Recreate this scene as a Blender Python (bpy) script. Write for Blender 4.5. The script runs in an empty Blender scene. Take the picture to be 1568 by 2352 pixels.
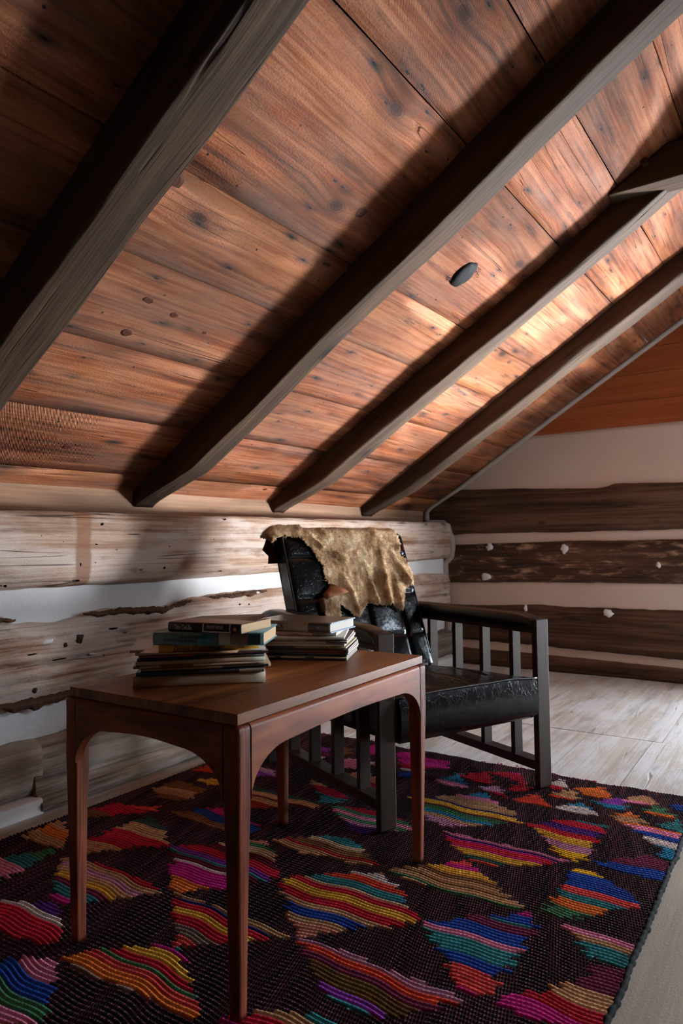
import bpy, bmesh, math, random
import numpy as np
from mathutils import Vector, Matrix, noise

R = math.radians
random.seed(7)
rng = np.random.default_rng(7)
scene = bpy.context.scene
COL = scene.collection

# ------------------------------------------------------------------ camera
cam_data = bpy.data.cameras.new('camera')
cam_data.sensor_fit = 'VERTICAL'
cam_data.sensor_height = 36.0
cam_data.sensor_width = 24.0
cam_data.lens = 24.0
cam_data.clip_start = 0.05
cam_data.dof.use_dof = True
cam_data.dof.focus_distance = 1.9
cam_data.dof.aperture_fstop = 5.0
camera = bpy.data.objects.new('camera', cam_data)
COL.objects.link(camera)
YAW, PITCH, ROLL = R(34.13), R(2.7), R(-0.69)
fwd = Vector((-math.sin(YAW) * math.cos(PITCH), math.cos(YAW) * math.cos(PITCH), math.sin(PITCH)))
rgt = Vector((math.cos(YAW), math.sin(YAW), 0))
upv = rgt.cross(fwd)
r2 = rgt * math.cos(ROLL) + upv * math.sin(ROLL)
u2 = upv * math.cos(ROLL) - rgt * math.sin(ROLL)
mw = Matrix((r2, u2, -fwd)).transposed().to_4x4()
mw.translation = (2.04, 0.0, 0.85)
camera.matrix_world = mw
scene.camera = camera

# ------------------------------------------------------------------ world, daylight, exposure
world = bpy.data.worlds.new('world')
scene.world = world
world.use_nodes = True
bg = world.node_tree.nodes['Background']
# overcast sky above the horizon, darker land below it
wt = world.node_tree
wtc = wt.nodes.new('ShaderNodeTexCoord'); wsp = wt.nodes.new('ShaderNodeSeparateXYZ'); wrp = wt.nodes.new('ShaderNodeValToRGB')
wt.links.new(wtc.outputs['Generated'], wsp.inputs[0]); wt.links.new(wsp.outputs[2], wrp.inputs[0])
wrp.color_ramp.elements[0].position = 0.0; wrp.color_ramp.elements[0].color = (0.12, 0.11, 0.10, 1)
wrp.color_ramp.elements[1].position = 0.06; wrp.color_ramp.elements[1].color = (0.74, 0.87, 1.0, 1)
wt.links.new(wrp.outputs[0], bg.inputs[0])
bg.inputs[1].default_value = 3.0

def area_light(name, loc, rot, sx, sy, energy, color):
    d = bpy.data.lights.new(name, 'AREA')
    d.shape = 'RECTANGLE'
    d.size, d.size_y = sx, sy
    d.energy, d.color = energy, color
    o = bpy.data.objects.new(name, d)
    o.location, o.rotation_euler = loc, rot
    COL.objects.link(o)
    return o

# bright low daylight outside, reaching the attic only through the gable window (right of the frame)
day = area_light('outdoor_daylight', (4.60, 5.65, -0.10), (0, 0, 0), 1.9, 1.4, 74, (0.88, 0.94, 1.0))
day.data.spread = R(125)
day.rotation_euler = (Vector((1.9, 4.1, 2.1)) - Vector(day.location)).to_track_quat('-Z', 'Y').to_euler()

portal = area_light('window_portal', (2.91, 4.76, 0.66), (R(-90), 0, 0), 1.46, 0.92, 1.0, (1, 1, 1))
portal.data.cycles.is_portal = True
portal2 = area_light('skylight_portal', (4.65, 3.40, 2.335), (0, math.atan(0.627), 0), 0.56, 0.66, 1.0, (1, 1, 1))
portal2.data.cycles.is_portal = True

vs = scene.view_settings
vs.view_transform = 'Standard'
vs.look = 'None'
vs.exposure = 5.0
vs.gamma = 1.0
vs.use_curve_mapping = False
scene.cycles.use_denoising = True
scene.cycles.max_bounces = 5
scene.cycles.diffuse_bounces = 3
scene.cycles.glossy_bounces = 2
scene.cycles.transparent_max_bounces = 4
scene.cycles.use_adaptive_sampling = True
scene.cycles.adaptive_threshold = 0.08
scene.cycles.caustics_reflective = False
scene.cycles.caustics_refractive = False

# ------------------------------------------------------------------ helpers
def srgb(r, g, b):
    f = lambda c: c / 12.92 if c <= 0.04045 else ((c + 0.055) / 1.055) ** 2.4
    return (f(r / 255), f(g / 255), f(b / 255), 1.0)

def nz(x, y=0.0, z=0.0):
    return noise.noise(Vector((x, y, z)))

def link(o, parent=None):
    COL.objects.link(o)
    if parent is not None:
        o.parent = parent
    return o

def tag(o, label=None, cat=None, group=None, kind=None):
    if label: o['label'] = label
    if cat: o['category'] = cat
    if group: o['group'] = group
    if kind: o['kind'] = kind
    return o

def empty(name, loc=(0, 0, 0), rz=0.0):
    o = bpy.data.objects.new(name, None)
    o.empty_display_size = 0.1
    o.location = loc
    o.rotation_euler = (0, 0, rz)
    return link(o)

def mesh_obj(name, verts, faces, mat, parent=None, smooth=False):
    me = bpy.data.meshes.new(name)
    me.from_pydata([tuple(v) for v in verts], [], [tuple(f) for f in faces])
    me.update()
    if mat is not None:
        me.materials.append(mat)
    if smooth:
        me.polygons.foreach_set('use_smooth', [True] * len(me.polygons))
    o = bpy.data.objects.new(name, me)
    return link(o, parent)

def fix_normals(o):
    bm = bmesh.new(); bm.from_mesh(o.data)
    bmesh.ops.recalc_face_normals(bm, faces=bm.faces)
    bm.to_mesh(o.data); bm.free()
    return o

BOXF = [(0, 3, 2, 1), (4, 5, 6, 7), (0, 1, 5, 4), (1, 2, 6, 5), (2, 3, 7, 6), (3, 0, 4, 7)]

def box(name, lo, hi, mat, parent=None, bevel=0.0, seg=2):
    (x0, y0, z0), (x1, y1, z1) = lo, hi
    v = [(x0, y0, z0), (x1, y0, z0), (x1, y1, z0), (x0, y1, z0), (x0, y0, z1), (x1, y0, z1), (x1, y1, z1), (x0, y1, z1)]
    o = mesh_obj(name, v, BOXF, mat, parent)
    if bevel:
        do_bevel(o, bevel, seg)
    return o

def weight(o):
    m = o.modifiers.new('weighted', 'WEIGHTED_NORMAL'); m.keep_sharp = True; m.weight = 80

def do_bevel(o, w, seg=2, angle=35):
    bm = bmesh.new(); bm.from_mesh(o.data)
    ed = [e for e in bm.edges if len(e.link_faces) == 2 and e.calc_face_angle(0) > R(angle)]
    bmesh.ops.bevel(bm, geom=ed, offset=w, segments=seg, profile=0.5, affect='EDGES', clamp_overlap=True)
    for f in bm.faces: f.smooth = True
    bm.to_mesh(o.data); bm.free()
    weight(o)
    return o

def grid_faces(nu, nv, closed_u=False):
    f = []
    for i in range(nu if closed_u else nu - 1):
        i2 = (i + 1) % nu
        for j in range(nv - 1):
            f.append((i * nv + j, i2 * nv + j, i2 * nv + j + 1, i * nv + j + 1))
    return f

def tube_geo(pts, rad, k=6, verts=None, faces=None):
    verts = [] if verts is None else verts
    faces = [] if faces is None else faces
    pts = [Vector(p) for p in pts]
    base = len(verts)
    for i, p in enumerate(pts):
        d = (pts[min(i + 1, len(pts) - 1)] - pts[max(i - 1, 0)]).normalized()
        a = d.orthogonal().normalized() if i == 0 else (a - d * a.dot(d)).normalized()
        b = d.cross(a)
        r = rad[i] if hasattr(rad, '__len__') else rad
        for j in range(k):
            t = 2 * math.pi * j / k
            verts.append(tuple(p + a * (r * math.cos(t)) + b * (r * math.sin(t))))
    for i in range(len(pts) - 1):
        for j in range(k):
            faces.append((base + i * k + j, base + i * k + (j + 1) % k, base + (i + 1) * k + (j + 1) % k, base + (i + 1) * k + j))
    faces.append(tuple(base + j for j in range(k))[::-1])
    faces.append(tuple(base + (len(pts) - 1) * k + j for j in range(k)))
    return verts, faces

def prism(name, outline, axis, a0, a1, mat, parent=None, bevel=0.0, seg=2):
    """extrude a 2D outline along a world axis: axis 'y' -> outline (x,z); 'x' -> (y,z); 'z' -> (x,y)"""
    n = len(outline)
    def P(p, a):
        if axis == 'y': return (p[0], a, p[1])
        if axis == 'x': return (a, p[0], p[1])
        return (p[0], p[1], a)
    v = [P(p, a0) for p in outline] + [P(p, a1) for p in outline]
    f = [tuple(range(n)), tuple(range(2 * n - 1, n - 1, -1))] + [(i, i + n, (i + 1) % n + n, (i + 1) % n) for i in range(n)]
    o = mesh_obj(name, v, f, mat, parent)
    fix_normals(o)
    if bevel: do_bevel(o, bevel, seg)
    return o

def text_part(body, size, loc, rot, mat, parent, name='lettering', sx=1.0, space=1.0):
    c = bpy.data.curves.new(name, 'FONT')
    c.body = body; c.size = size; c.extrude = 0.0002; c.space_character = space
    c.align_x = 'LEFT'; c.align_y = 'CENTER'
    t = bpy.data.objects.new(name, c); COL.objects.link(t)
    dg = bpy.context.evaluated_depsgraph_get()
    me = bpy.data.meshes.new_from_object(t.evaluated_get(dg))
    bpy.data.objects.remove(t)
    me.materials.clear(); me.materials.append(mat)
    o = bpy.data.objects.new(name, me)
    o.location, o.rotation_euler, o.scale = loc, rot, (sx, 1, 1)
    return link(o, parent)

# ------------------------------------------------------------------ node helper
class NB:
    def __init__(self, name):
        self.mat = bpy.data.materials.new(name)
        self.mat.use_nodes = True
        self.nt = self.mat.node_tree
        self.bsdf = self.nt.nodes['Principled BSDF']
        self.tc = None
    def put(self, sock, v):
        if isinstance(v, bpy.types.NodeSocket): self.nt.links.new(v, sock)
        elif v is not None: sock.default_value = v
    def node(self, t, **kw):
        n = self.nt.nodes.new(t)
        for k, v in kw.items(): setattr(n, k, v)
        return n
    def math(self, op, a, b=None, c=None, clamp=False):
        n = self.node('ShaderNodeMath', operation=op, use_clamp=clamp)
        for i, v in enumerate((a, b, c)):
            if v is not None: self.put(n.inputs[i], v)
        return n.outputs[0]
    def obj(self):
        if self.tc is None: self.tc = self.node('ShaderNodeTexCoord')
        return self.tc.outputs['Object']
    def sep(self, v):
        n = self.node('ShaderNodeSeparateXYZ'); self.put(n.inputs[0], v); return n.outputs
    def vec(self, x, y, z):
        n = self.node('ShaderNodeCombineXYZ')
        for i, v in enumerate((x, y, z)): self.put(n.inputs[i], v)
        return n.outputs[0]
    def vmul(self, v, s):
        n = self.node('ShaderNodeVectorMath', operation='MULTIPLY'); self.put(n.inputs[0], v); self.put(n.inputs[1], s); return n.outputs[0]
    def vadd(self, v, s):
        n = self.node('ShaderNodeVectorMath', operation='ADD'); self.put(n.inputs[0], v); self.put(n.inputs[1], s); return n.outputs[0]
    def noise(self, v, scale=1.0, detail=3.0, rough=0.55, dist=0.0):
        n = self.node('ShaderNodeTexNoise'); self.put(n.inputs['Vector'], v)
        n.inputs['Scale'].default_value = scale; n.inputs['Detail'].default_value = detail
        n.inputs['Roughness'].default_value = rough; n.inputs['Distortion'].default_value = dist
        return n.outputs[0]
    def voro(self, v, scale=1.0, feature='F1', dims='3D', rand=1.0):
        n = self.node('ShaderNodeTexVoronoi', feature=feature, voronoi_dimensions=dims); self.put(n.inputs['Vector'], v)
        n.inputs['Scale'].default_value = scale; n.inputs['Randomness'].default_value = rand
        return n.outputs
    def ramp(self, f, stops, interp='LINEAR'):
        n = self.node('ShaderNodeValToRGB'); self.put(n.inputs[0], f)
        cr = n.color_ramp; cr.interpolation = interp
        while len(cr.elements) < len(stops): cr.elements.new(0.5)
        for e, (p, c) in zip(cr.elements, stops):
            e.position = p; e.color = c if hasattr(c, '__len__') else (c, c, c, 1)
        return n.outputs[0]
    def rng(self, v, a, b, c=0.0, d=1.0):
        n = self.node('ShaderNodeMapRange', interpolation_type='SMOOTHSTEP'); self.put(n.inputs[0], v)
        for i, q in enumerate((a, b, c, d)): n.inputs[i + 1].default_value = q
        return n.outputs[0]
    def mix(self, f, a, b, blend='MIX'):
        n = self.node('ShaderNodeMix', data_type='RGBA', blend_type=blend)
        self.put(n.inputs[0], f); self.put(n.inputs[6], a); self.put(n.inputs[7], b); return n.outputs[2]
    def bump(self, h, strength=0.3, dist=0.01, normal=None):
        n = self.node('ShaderNodeBump'); self.put(n.inputs['Height'], h)
        n.inputs['Strength'].default_value = strength; n.inputs['Distance'].default_value = dist
        if normal is not None: self.put(n.inputs['Normal'], normal)
        return n.outputs[0]
    def done(self, color=None, rough=None, normal=None, spec=None, **kw):
        b = self.bsdf
        self.put(b.inputs['Base Color'], color); self.put(b.inputs['Roughness'], rough)
        if normal is not None: self.put(b.inputs['Normal'], normal)
        if spec is not None: self.put(b.inputs['Specular IOR Level'], spec)
        for k, v in kw.items(): self.put(b.inputs[k], v)
        return self.mat

def simple(name, col, rough=0.6, spec=0.4, nscale=0, amt=0.15):
    nb = NB(name)
    c = col
    if nscale:
        n = nb.noise(nb.obj(), nscale, 4)
        f = nb.math('MULTIPLY_ADD', n, amt * 2, 1 - amt)
        c = nb.mix(1.0, col, nb.vec(f, f, f), 'MULTIPLY')
    return nb.done(c, rough, spec=spec)

def wood(name, dark, mid, light, axes='yxz', rough=0.7, stain=0.0, stain_col=(0.02, 0.015, 0.012, 1), nails=0.0, nscale=7.5, knots=0.0,
         saw=0.0, bump=0.35, crack=0.0, wash=0.0, wash_col=(0.7, 0.66, 0.62, 1), wash_scale=3.0, wash_at=0.5, gscale=1.0, spec=0.3, hue=0.25, ramp=(0.33, 0.49, 0.66), strip=None, rough_sawn=0.0):
    """aged timber: axes = local letters for (along, across, normal)"""
    nb = NB(name)
    s = nb.sep(nb.obj())
    oi = nb.node('ShaderNodeObjectInfo').outputs['Random']
    ix = {'x': 0, 'y': 1, 'z': 2}
    L = nb.math('ADD', s[ix[axes[0]]], nb.math('MULTIPLY', oi, 37.0))
    A = nb.math('ADD', s[ix[axes[1]]], nb.math('MULTIPLY', oi, 11.0))
    W = s[ix[axes[2]]]
    warp = nb.math('SUBTRACT', nb.noise(nb.vec(nb.math('MULTIPLY', L, 1.6), nb.math('MULTIPLY', A, 5.0), W), 1.0, 2), 0.5)
    A2 = nb.math('MULTIPLY_ADD', warp, 0.028, A)
    kd = None
    if knots:
        kv = nb.voro(nb.vec(nb.math('MULTIPLY', L, 0.55), A2, 0.0), knots, dims='2D')[0]
        kd = nb.math('DIVIDE', kv, knots)         # metres
        push = nb.rng(kd, 0.10, 0.0, 0.0, 0.022)
        A2 = nb.math('ADD', A2, push)
    g = nb.noise(nb.vec(nb.math('MULTIPLY', L, 1.8 * gscale), nb.math('MULTIPLY', A2, 70.0 * gscale), nb.math('MULTIPLY', W, 25.0)), 1.0, 5, 0.6)
    rings = nb.noise(nb.vec(nb.math('MULTIPLY', L, 0.9), nb.math('MULTIPLY', A2, 20.0 * gscale), nb.math('MULTIPLY', W, 12.0)), 1.0, 2, 0.5)
    tone = nb.noise(nb.vec(nb.math('MULTIPLY', L, 1.3), nb.math('MULTIPLY', A, 6.0), nb.math('MULTIPLY', W, 4.0)), 1.0, 4, 0.6)
    f = nb.math('ADD', nb.math('MULTIPLY', g, 0.40), nb.math('ADD', nb.math('MULTIPLY', rings, 0.25), nb.math('MULTIPLY', tone, 0.35)))
    f = nb.math('ADD', f, nb.math('MULTIPLY', nb.math('SUBTRACT', oi, 0.5), hue * 0.35))
    col = nb.ramp(f, [(ramp[0], dark), (ramp[1], mid), (ramp[2], light)])
    h = nb.math('MULTIPLY', g, 1.0)
    if wash:
        wn = nb.noise(nb.vec(nb.math('MULTIPLY', L, wash_scale), nb.math('MULTIPLY', A, wash_scale * 3), nb.math('MULTIPLY', W, 4.0)), 1.0, 5, 0.65)
        wm = nb.rng(nb.math('MULTIPLY_ADD', g, 0.25, wn), wash_at, wash_at + 0.25, 0.0, wash)
        col = nb.mix(wm, col, wash_col)
    if strip:                                   # a brown weathering mark across the log
        sn = nb.noise(nb.vec(nb.math('MULTIPLY', L, 30.0), nb.math('MULTIPLY', A, 9.0), 2.0), 1.0, 4)
        d_ = nb.math('ABSOLUTE', nb.math('SUBTRACT', nb.math('MULTIPLY_ADD', sn, 0.03, s[ix[axes[0]]]), strip[0] + 0.015))
        col = nb.mix(nb.rng(d_, strip[1] * 1.15, strip[1] * 0.7, 0.0, 0.75), col, strip[2])
    if rough_sawn:
        rs = nb.noise(nb.vec(nb.math('MULTIPLY', L, 120.0), nb.math('MULTIPLY', A, 190.0), 0.0), 1.0, 4, 0.7)
        col = nb.mix(nb.rng(rs, 0.5, 0.72, 0.0, rough_sawn), col, dark)
        h = nb.math('MULTIPLY_ADD', rs, 0.8, h)
    if saw:
        sw = nb.node('ShaderNodeTexWave', wave_type='BANDS', bands_direction='X')
        nb.put(sw.inputs['Vector'], nb.vec(nb.math('ADD', L, nb.math('MULTIPLY', nb.math('MULTIPLY', A, A), 0.25)), nb.math('MULTIPLY', A, 0.12), 0.0))
        sw.inputs['Scale'].default_value = 62; sw.inputs['Distortion'].default_value = 2.2; sw.inputs['Detail'].default_value = 2
        sm = nb.math('MULTIPLY', sw.outputs[1], nb.rng(nb.noise(nb.vec(nb.math('MULTIPLY', L, 1.1), nb.math('MULTIPLY', A, 4.0), 3.0), 1.0, 2), 0.4, 0.6))
        col = nb.mix(nb.math('MULTIPLY', sm, saw), col, dark)
        h = nb.math('MULTIPLY_ADD', sm, -1.2, h)
    if stain:
        st = nb.noise(nb.vec(nb.math('MULTIPLY', L, 3.2), nb.math('MULTIPLY', A2, 16.0), 7.0), 1.0, 5, 0.62)
        col = nb.mix(nb.rng(st, 0.56, 0.74, 0.0, stain), col, stain_col)
    if kd is not None:
        ring = nb.math('SINE', nb.math('MULTIPLY', kd, 900.0))
        km = nb.rng(nb.math('MULTIPLY_ADD', ring, 0.0025, kd), 0.026, 0.006)
        col = nb.mix(nb.math('MULTIPLY', km, 0.9), col, (dark[0] * 0.25, dark[1] * 0.22, dark[2] * 0.2, 1))
        halo = nb.rng(kd, 0.075, 0.02, 0.0, 0.45)
        col = nb.mix(halo, col, dark)
    if nails:
        nv = nb.voro(nb.vec(L, nb.math('MULTIPLY', A, 1.0), 0.0), nscale, dims='2D')
        d = nb.math('DIVIDE', nv[0], nscale)
        dot = nb.math('MULTIPLY', nb.rng(d, 0.0045, 0.0028), nb.rng(nb.noise(nb.vec(nb.math('MULTIPLY', L, 5.0), nb.math('MULTIPLY', A, 5.0), 5.0), 1.0, 1), 0.5, 0.56))
        nv2 = nb.voro(nb.vec(nb.math('MULTIPLY', L, 0.33), A, 0.0), nscale, dims='2D')
        streak = nb.rng(nb.math('DIVIDE', nv2[0], nscale), 0.022, 0.0, 0.0, 0.95)
        nn = nb.noise(nb.vec(nb.math('MULTIPLY', L, 9), nb.math('MULTIPLY', A, 40), 1.0), 1.0, 3)
        col = nb.mix(nb.math('MULTIPLY', streak, nb.rng(nn, 0.35, 0.65)), col, (0.018, 0.017, 0.02, 1))
        dot2 = nb.rng(nb.math('DIVIDE', nv2[0], nscale), 0.004, 0.002)
        col = nb.mix(nb.math('MULTIPLY', nb.math('MAXIMUM', dot, dot2), nails), col, (0.006, 0.005, 0.005, 1))
    if crack:
        cn = nb.noise(nb.vec(nb.math('MULTIPLY', L, 0.45), nb.math('MULTIPLY', A, 19.0), nb.math('MULTIPLY', W, 3.0)), 1.0, 1.5, 0.4)
        c1 = nb.rng(nb.math('ABSOLUTE', nb.math('SUBTRACT', cn, 0.5)), 0.008, 0.002)
        gate = nb.rng(nb.noise(nb.vec(nb.math('MULTIPLY', L, 2.2), nb.math('MULTIPLY', A, 6.0), 9.0), 1.0, 2), 0.48, 0.58)
        cm = nb.math('MULTIPLY', c1, gate)
        col = nb.mix(nb.math('MULTIPLY', cm, crack), col, (0.012, 0.009, 0.007, 1))
        h = nb.math('MULTIPLY_ADD', cm, -2.5, h)
    return nb.done(col, nb.math('MULTIPLY_ADD', g, 0.2, rough - 0.1), nb.bump(h, bump, 0.006), spec=spec)

# ------------------------------------------------------------------ materials
M = {}
M['ceil'] = wood('ceiling_board_wood', srgb(72, 34, 17), srgb(150, 80, 43), srgb(200, 127, 80), 'yxz', 0.62, stain=0.8, nails=0.95, knots=1.5, saw=0.2, bump=0.7, crack=0.4, wash=0.17, rough_sawn=0.45, wash_col=srgb(200, 162, 138), ramp=(0.365, 0.49, 0.63))
M['ceil_dark'] = wood('dark_ceiling_wood', srgb(46, 28, 18), srgb(80, 50, 34), srgb(104, 70, 50), 'yxz', 0.7)
M['rafter'] = wood('rafter_wood', srgb(40, 28, 20), srgb(70, 52, 38), srgb(100, 78, 58), 'xyz', 0.75, stain=0.4, knots=1.3, bump=0.6, crack=0.5, hue=0.1, gscale=0.8)
M['log_pale'] = wood('pale_log_wood', srgb(112, 76, 52), srgb(174, 140, 116), srgb(208, 184, 166), 'yzx', 0.8, stain=0.6, stain_col=srgb(98, 60, 38), knots=0.8, bump=0.6, crack=0.7, wash=0.55, wash_col=srgb(216, 204, 196), nails=0.8, nscale=4.5, hue=0.05, rough_sawn=0.3, ramp=(0.38, 0.49, 0.60))
M['log_top'] = wood('top_log_wood', srgb(112, 76, 52), srgb(174, 140, 116), srgb(208, 184, 166), 'yzx', 0.8, stain=0.6, stain_col=srgb(98, 60, 38), knots=0.8, bump=0.6, crack=0.7, wash=0.55, wash_col=srgb(216, 204, 196), nails=0.8, nscale=4.5, hue=0.05, rough_sawn=0.3, strip=(1.482, 0.033, srgb(140, 92, 62)), ramp=(0.38, 0.49, 0.60))
M['log_grey'] = wood('grey_log_wood', srgb(70, 56, 44), srgb(122, 104, 88), srgb(158, 140, 122), 'yzx', 0.82, stain=0.5, bump=0.7, crack=0.9, wash=0.2, hue=0.05, ramp=(0.38, 0.49, 0.60))
M['log_dark'] = wood('dark_log_wood', srgb(46, 30, 20), srgb(78, 53, 37), srgb(108, 78, 56), 'xzy', 0.8, stain=0.7, bump=0.7, crack=0.8, nails=0.5, nscale=5.0, hue=0.15, ramp=(0.38, 0.49, 0.60))
M['log_fleck'] = wood('flecked_log_wood', srgb(40, 26, 17), srgb(70, 47, 32), srgb(100, 70, 50), 'xzy', 0.8, stain=0.6, bump=0.7, crack=0.8, wash=0.95, wash_col=srgb(190, 152, 124), wash_scale=6.0, wash_at=0.625, hue=0.05, ramp=(0.38, 0.49, 0.60))
M['plate'] = wood('plate_board_wood', srgb(112, 80, 58), srgb(156, 120, 94), srgb(182, 148, 120), 'yzx', 0.75, stain=0.15, bump=0.3, hue=0.1)
M['gable_board'] = wood('gable_board_wood', srgb(122, 58, 28), srgb(156, 80, 42), srgb(176, 98, 56), 'xzy', 0.55, bump=0.15, knots=1.0, hue=0.1)
M['floor'] = wood('worn_floor_wood', srgb(144, 130, 116), srgb(174, 162, 149), srgb(196, 188, 178), 'yxz', 0.6, stain=0.5, stain_col=srgb(104, 100, 102), bump=0.3, crack=0.35, wash=0.5, wash_col=srgb(208, 209, 214), rough_sawn=0.12, hue=0.08, spec=0.3, gscale=0.7)
M['floor_beige'] = wood('plain_floor_wood', srgb(132, 115, 97), srgb(150, 133, 114), srgb(166, 149, 130), 'yxz', 0.7, stain=0.25, stain_col=srgb(104, 92, 80), bump=0.2, rough_sawn=0.15, hue=0.05, spec=0.2)
M['teak'] = wood('table_wood', srgb(66, 28, 15), srgb(128, 64, 37), srgb(168, 94, 57), 'yxz', 0.5, bump=0.12, gscale=2.2, spec=0.22, hue=0.02, ramp=(0.40, 0.49, 0.585))
M['teak_top'] = wood('table_top_wood', srgb(86, 46, 21), srgb(134, 79, 39), srgb(164, 103, 54), 'yxz', 0.42, bump=0.06, gscale=1.8, spec=0.3, hue=0.02, ramp=(0.40, 0.49, 0.585))
M['teak_x'] = wood('table_wood_cross', srgb(66, 28, 15), srgb(128, 64, 37), srgb(168, 94, 57), 'xyz', 0.5, bump=0.12, gscale=2.2, spec=0.22, hue=0.02, ramp=(0.40, 0.49, 0.585))
M['teak_z'] = wood('table_leg_wood', srgb(62, 26, 15), srgb(118, 57, 35), srgb(154, 82, 52), 'zyx', 0.5, bump=0.12, gscale=2.2, spec=0.22, hue=0.02, ramp=(0.40, 0.49, 0.585))
M['chair_wood'] = wood('chair_frame_wood', srgb(30, 20, 15), srgb(50, 35, 27), srgb(68, 49, 39), 'zyx', 0.55, bump=0.05, gscale=1.6, spec=0.22, hue=0.02)
M['dark_gap'] = simple('dark_gap', srgb(12, 9, 8), 0.9, 0.1)

def plaster(name, col, patch=0.12, bump=0.35):
    nb = NB(name)
    n1 = nb.noise(nb.obj(), 3.0, 5, 0.6); n2 = nb.noise(nb.obj(), 38.0, 4, 0.6)
    f = nb.math('MULTIPLY_ADD', n1, patch * 2, 1 - patch)
    c = nb.mix(1.0, col, nb.vec(f, f, f), 'MULTIPLY')
    sp = nb.voro(nb.obj(), 9.0)[0]
    c = nb.mix(nb.rng(sp, 0.045, 0.02, 0, 0.6), c, srgb(120, 100, 84))
    return nb.done(c, 0.85, nb.bump(nb.math('ADD', nb.math('MULTIPLY', n1, 2.0), n2), bump, 0.004), spec=0.2)
M['plaster'] = plaster('white_chinking', srgb(222, 220, 218))
M['plaster_warm'] = plaster('cream_plaster', srgb(206, 184, 168), 0.05, 0.12)
M['caulk'] = plaster('caulking', srgb(170, 156, 146), 0.1, 0.2)

def vinyl():
    nb = NB('black_vinyl')
    o = nb.obj()
    w = nb.vadd(o, nb.vmul(nb.node_noise_color(o, 30.0), (0.035, 0.035, 0.035)))
    a = nb.voro(nb.vmul(w, (1.0, 1.0, 0.6)), 75.0, 'DISTANCE_TO_EDGE')[0]
    b = nb.noise(o, 160.0, 3)
    cr = nb.math('MULTIPLY', nb.rng(a, 0.0, 0.05), nb.rng(nb.noise(o, 26.0, 2), 0.35, 0.6))
    h = nb.math('ADD', nb.math('MULTIPLY', cr, 1.0), nb.math('MULTIPLY', nb.noise(o, 34.0, 2), 1.2))
    return nb.done(srgb(9, 9, 10), nb.math('MULTIPLY_ADD', b, 0.08, 0.19), nb.bump(h, 0.2, 0.0016), spec=0.28)
def _nc(self, v, scale):
    n = self.node('ShaderNodeTexNoise'); self.put(n.inputs['Vector'], v); n.inputs['Scale'].default_value = scale
    n.inputs['Detail'].default_value = 2
    return self.vadd(n.outputs['Color'], (-0.5, -0.5, -0.5))
NB.node_noise_color = _nc
M['vinyl'] = vinyl()
M['vinyl_smooth'] = simple('black_vinyl_piping', srgb(16, 16, 17), 0.35, 0.5)


# ================================================================== THE SETTING
K, Z0 = 0.627, 1.252                      # roof plane z = Z0 + K*x
SL = math.hypot(1.0, K)
RX, RZ = 3.12, 1.252 + 0.627 * 3.12       # ridge
GY = 4.53                                  # far gable
BY = -1.9                                  # near gable, behind the camera
FX = 6.24                                  # opposite knee wall

# ---- floor -----------------------------------------------------------------
floor = mesh_obj('floor', [(-0.4, BY, -0.03), (FX, BY, -0.03), (FX, GY + 0.1, -0.03), (-0.4, GY + 0.1, -0.03)], [(0, 1, 2, 3)], M['dark_gap'])
tag(floor, kind='structure')

def plank(x0, x1, y0, y1, dz=0.0, mat=None):
    nx, ny = 3, max(2, int((y1 - y0) / 0.12))
    v = []
    for i in range(nx + 1):
        for j in range(ny + 1):
            x = x0 + (x1 - x0) * i / nx; y = y0 + (y1 - y0) * j / ny
            v.append((x, y, dz + 0.0015 * nz(x * 6, y * 3, 2) + 0.0))
    o = mesh_obj('plank', v, grid_faces(nx + 1, ny + 1), mat or M['floor'], floor)
    sol = o.modifiers.new('solid', 'SOLIDIFY'); sol.thickness = 0.026; sol.offset = -1
    return o

far = [-0.32, 0.012, 0.29, 0.585, 0.885, 1.20, 1.51, 1.80, 2.10, 2.42, 2.75, 3.05, 3.4, 3.7, 4.0, 4.35, 4.7, 5.0, 5.35, 5.7, 6.0, FX]
near = [-0.32, 0.012, 0.33, 0.62, 0.92, 1.217, 1.475, 1.86, 2.20, 2.50, 2.82, 3.1, 3.45, 3.75, 4.1, 4.4, 4.75, 5.05, 5.35, 5.7, 6.0, FX]
for xs, y0, y1 in ((far, 3.163, GY + 0.05), (near, BY, 3.159)):
    for a, b in zip(xs[:-1], xs[1:]):
        if xs is near and 1.46 < a < 2.6:      # these boards are split in two: plainer, darker beige towards the camera
            plank(a + 0.0013, b - 0.0013, 2.402, y1)
            plank(a + 0.0013, b - 0.0013, y0, 2.398, 0.0, M['floor_beige'])
        else:
            plank(a + 0.0013, b - 0.0013, y0, y1, random.uniform(-0.0012, 0.0012))

# ---- log and plaster walls ---------------------------------------------------
def interp(tab, t):
    if t <= tab[0][0]: return tab[0][1]
    for (a, p), (b, q) in zip(tab[:-1], tab[1:]):
        if t <= b: return p + (q - p) * (t - a) / (b - a)
    return tab[-1][1]

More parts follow.
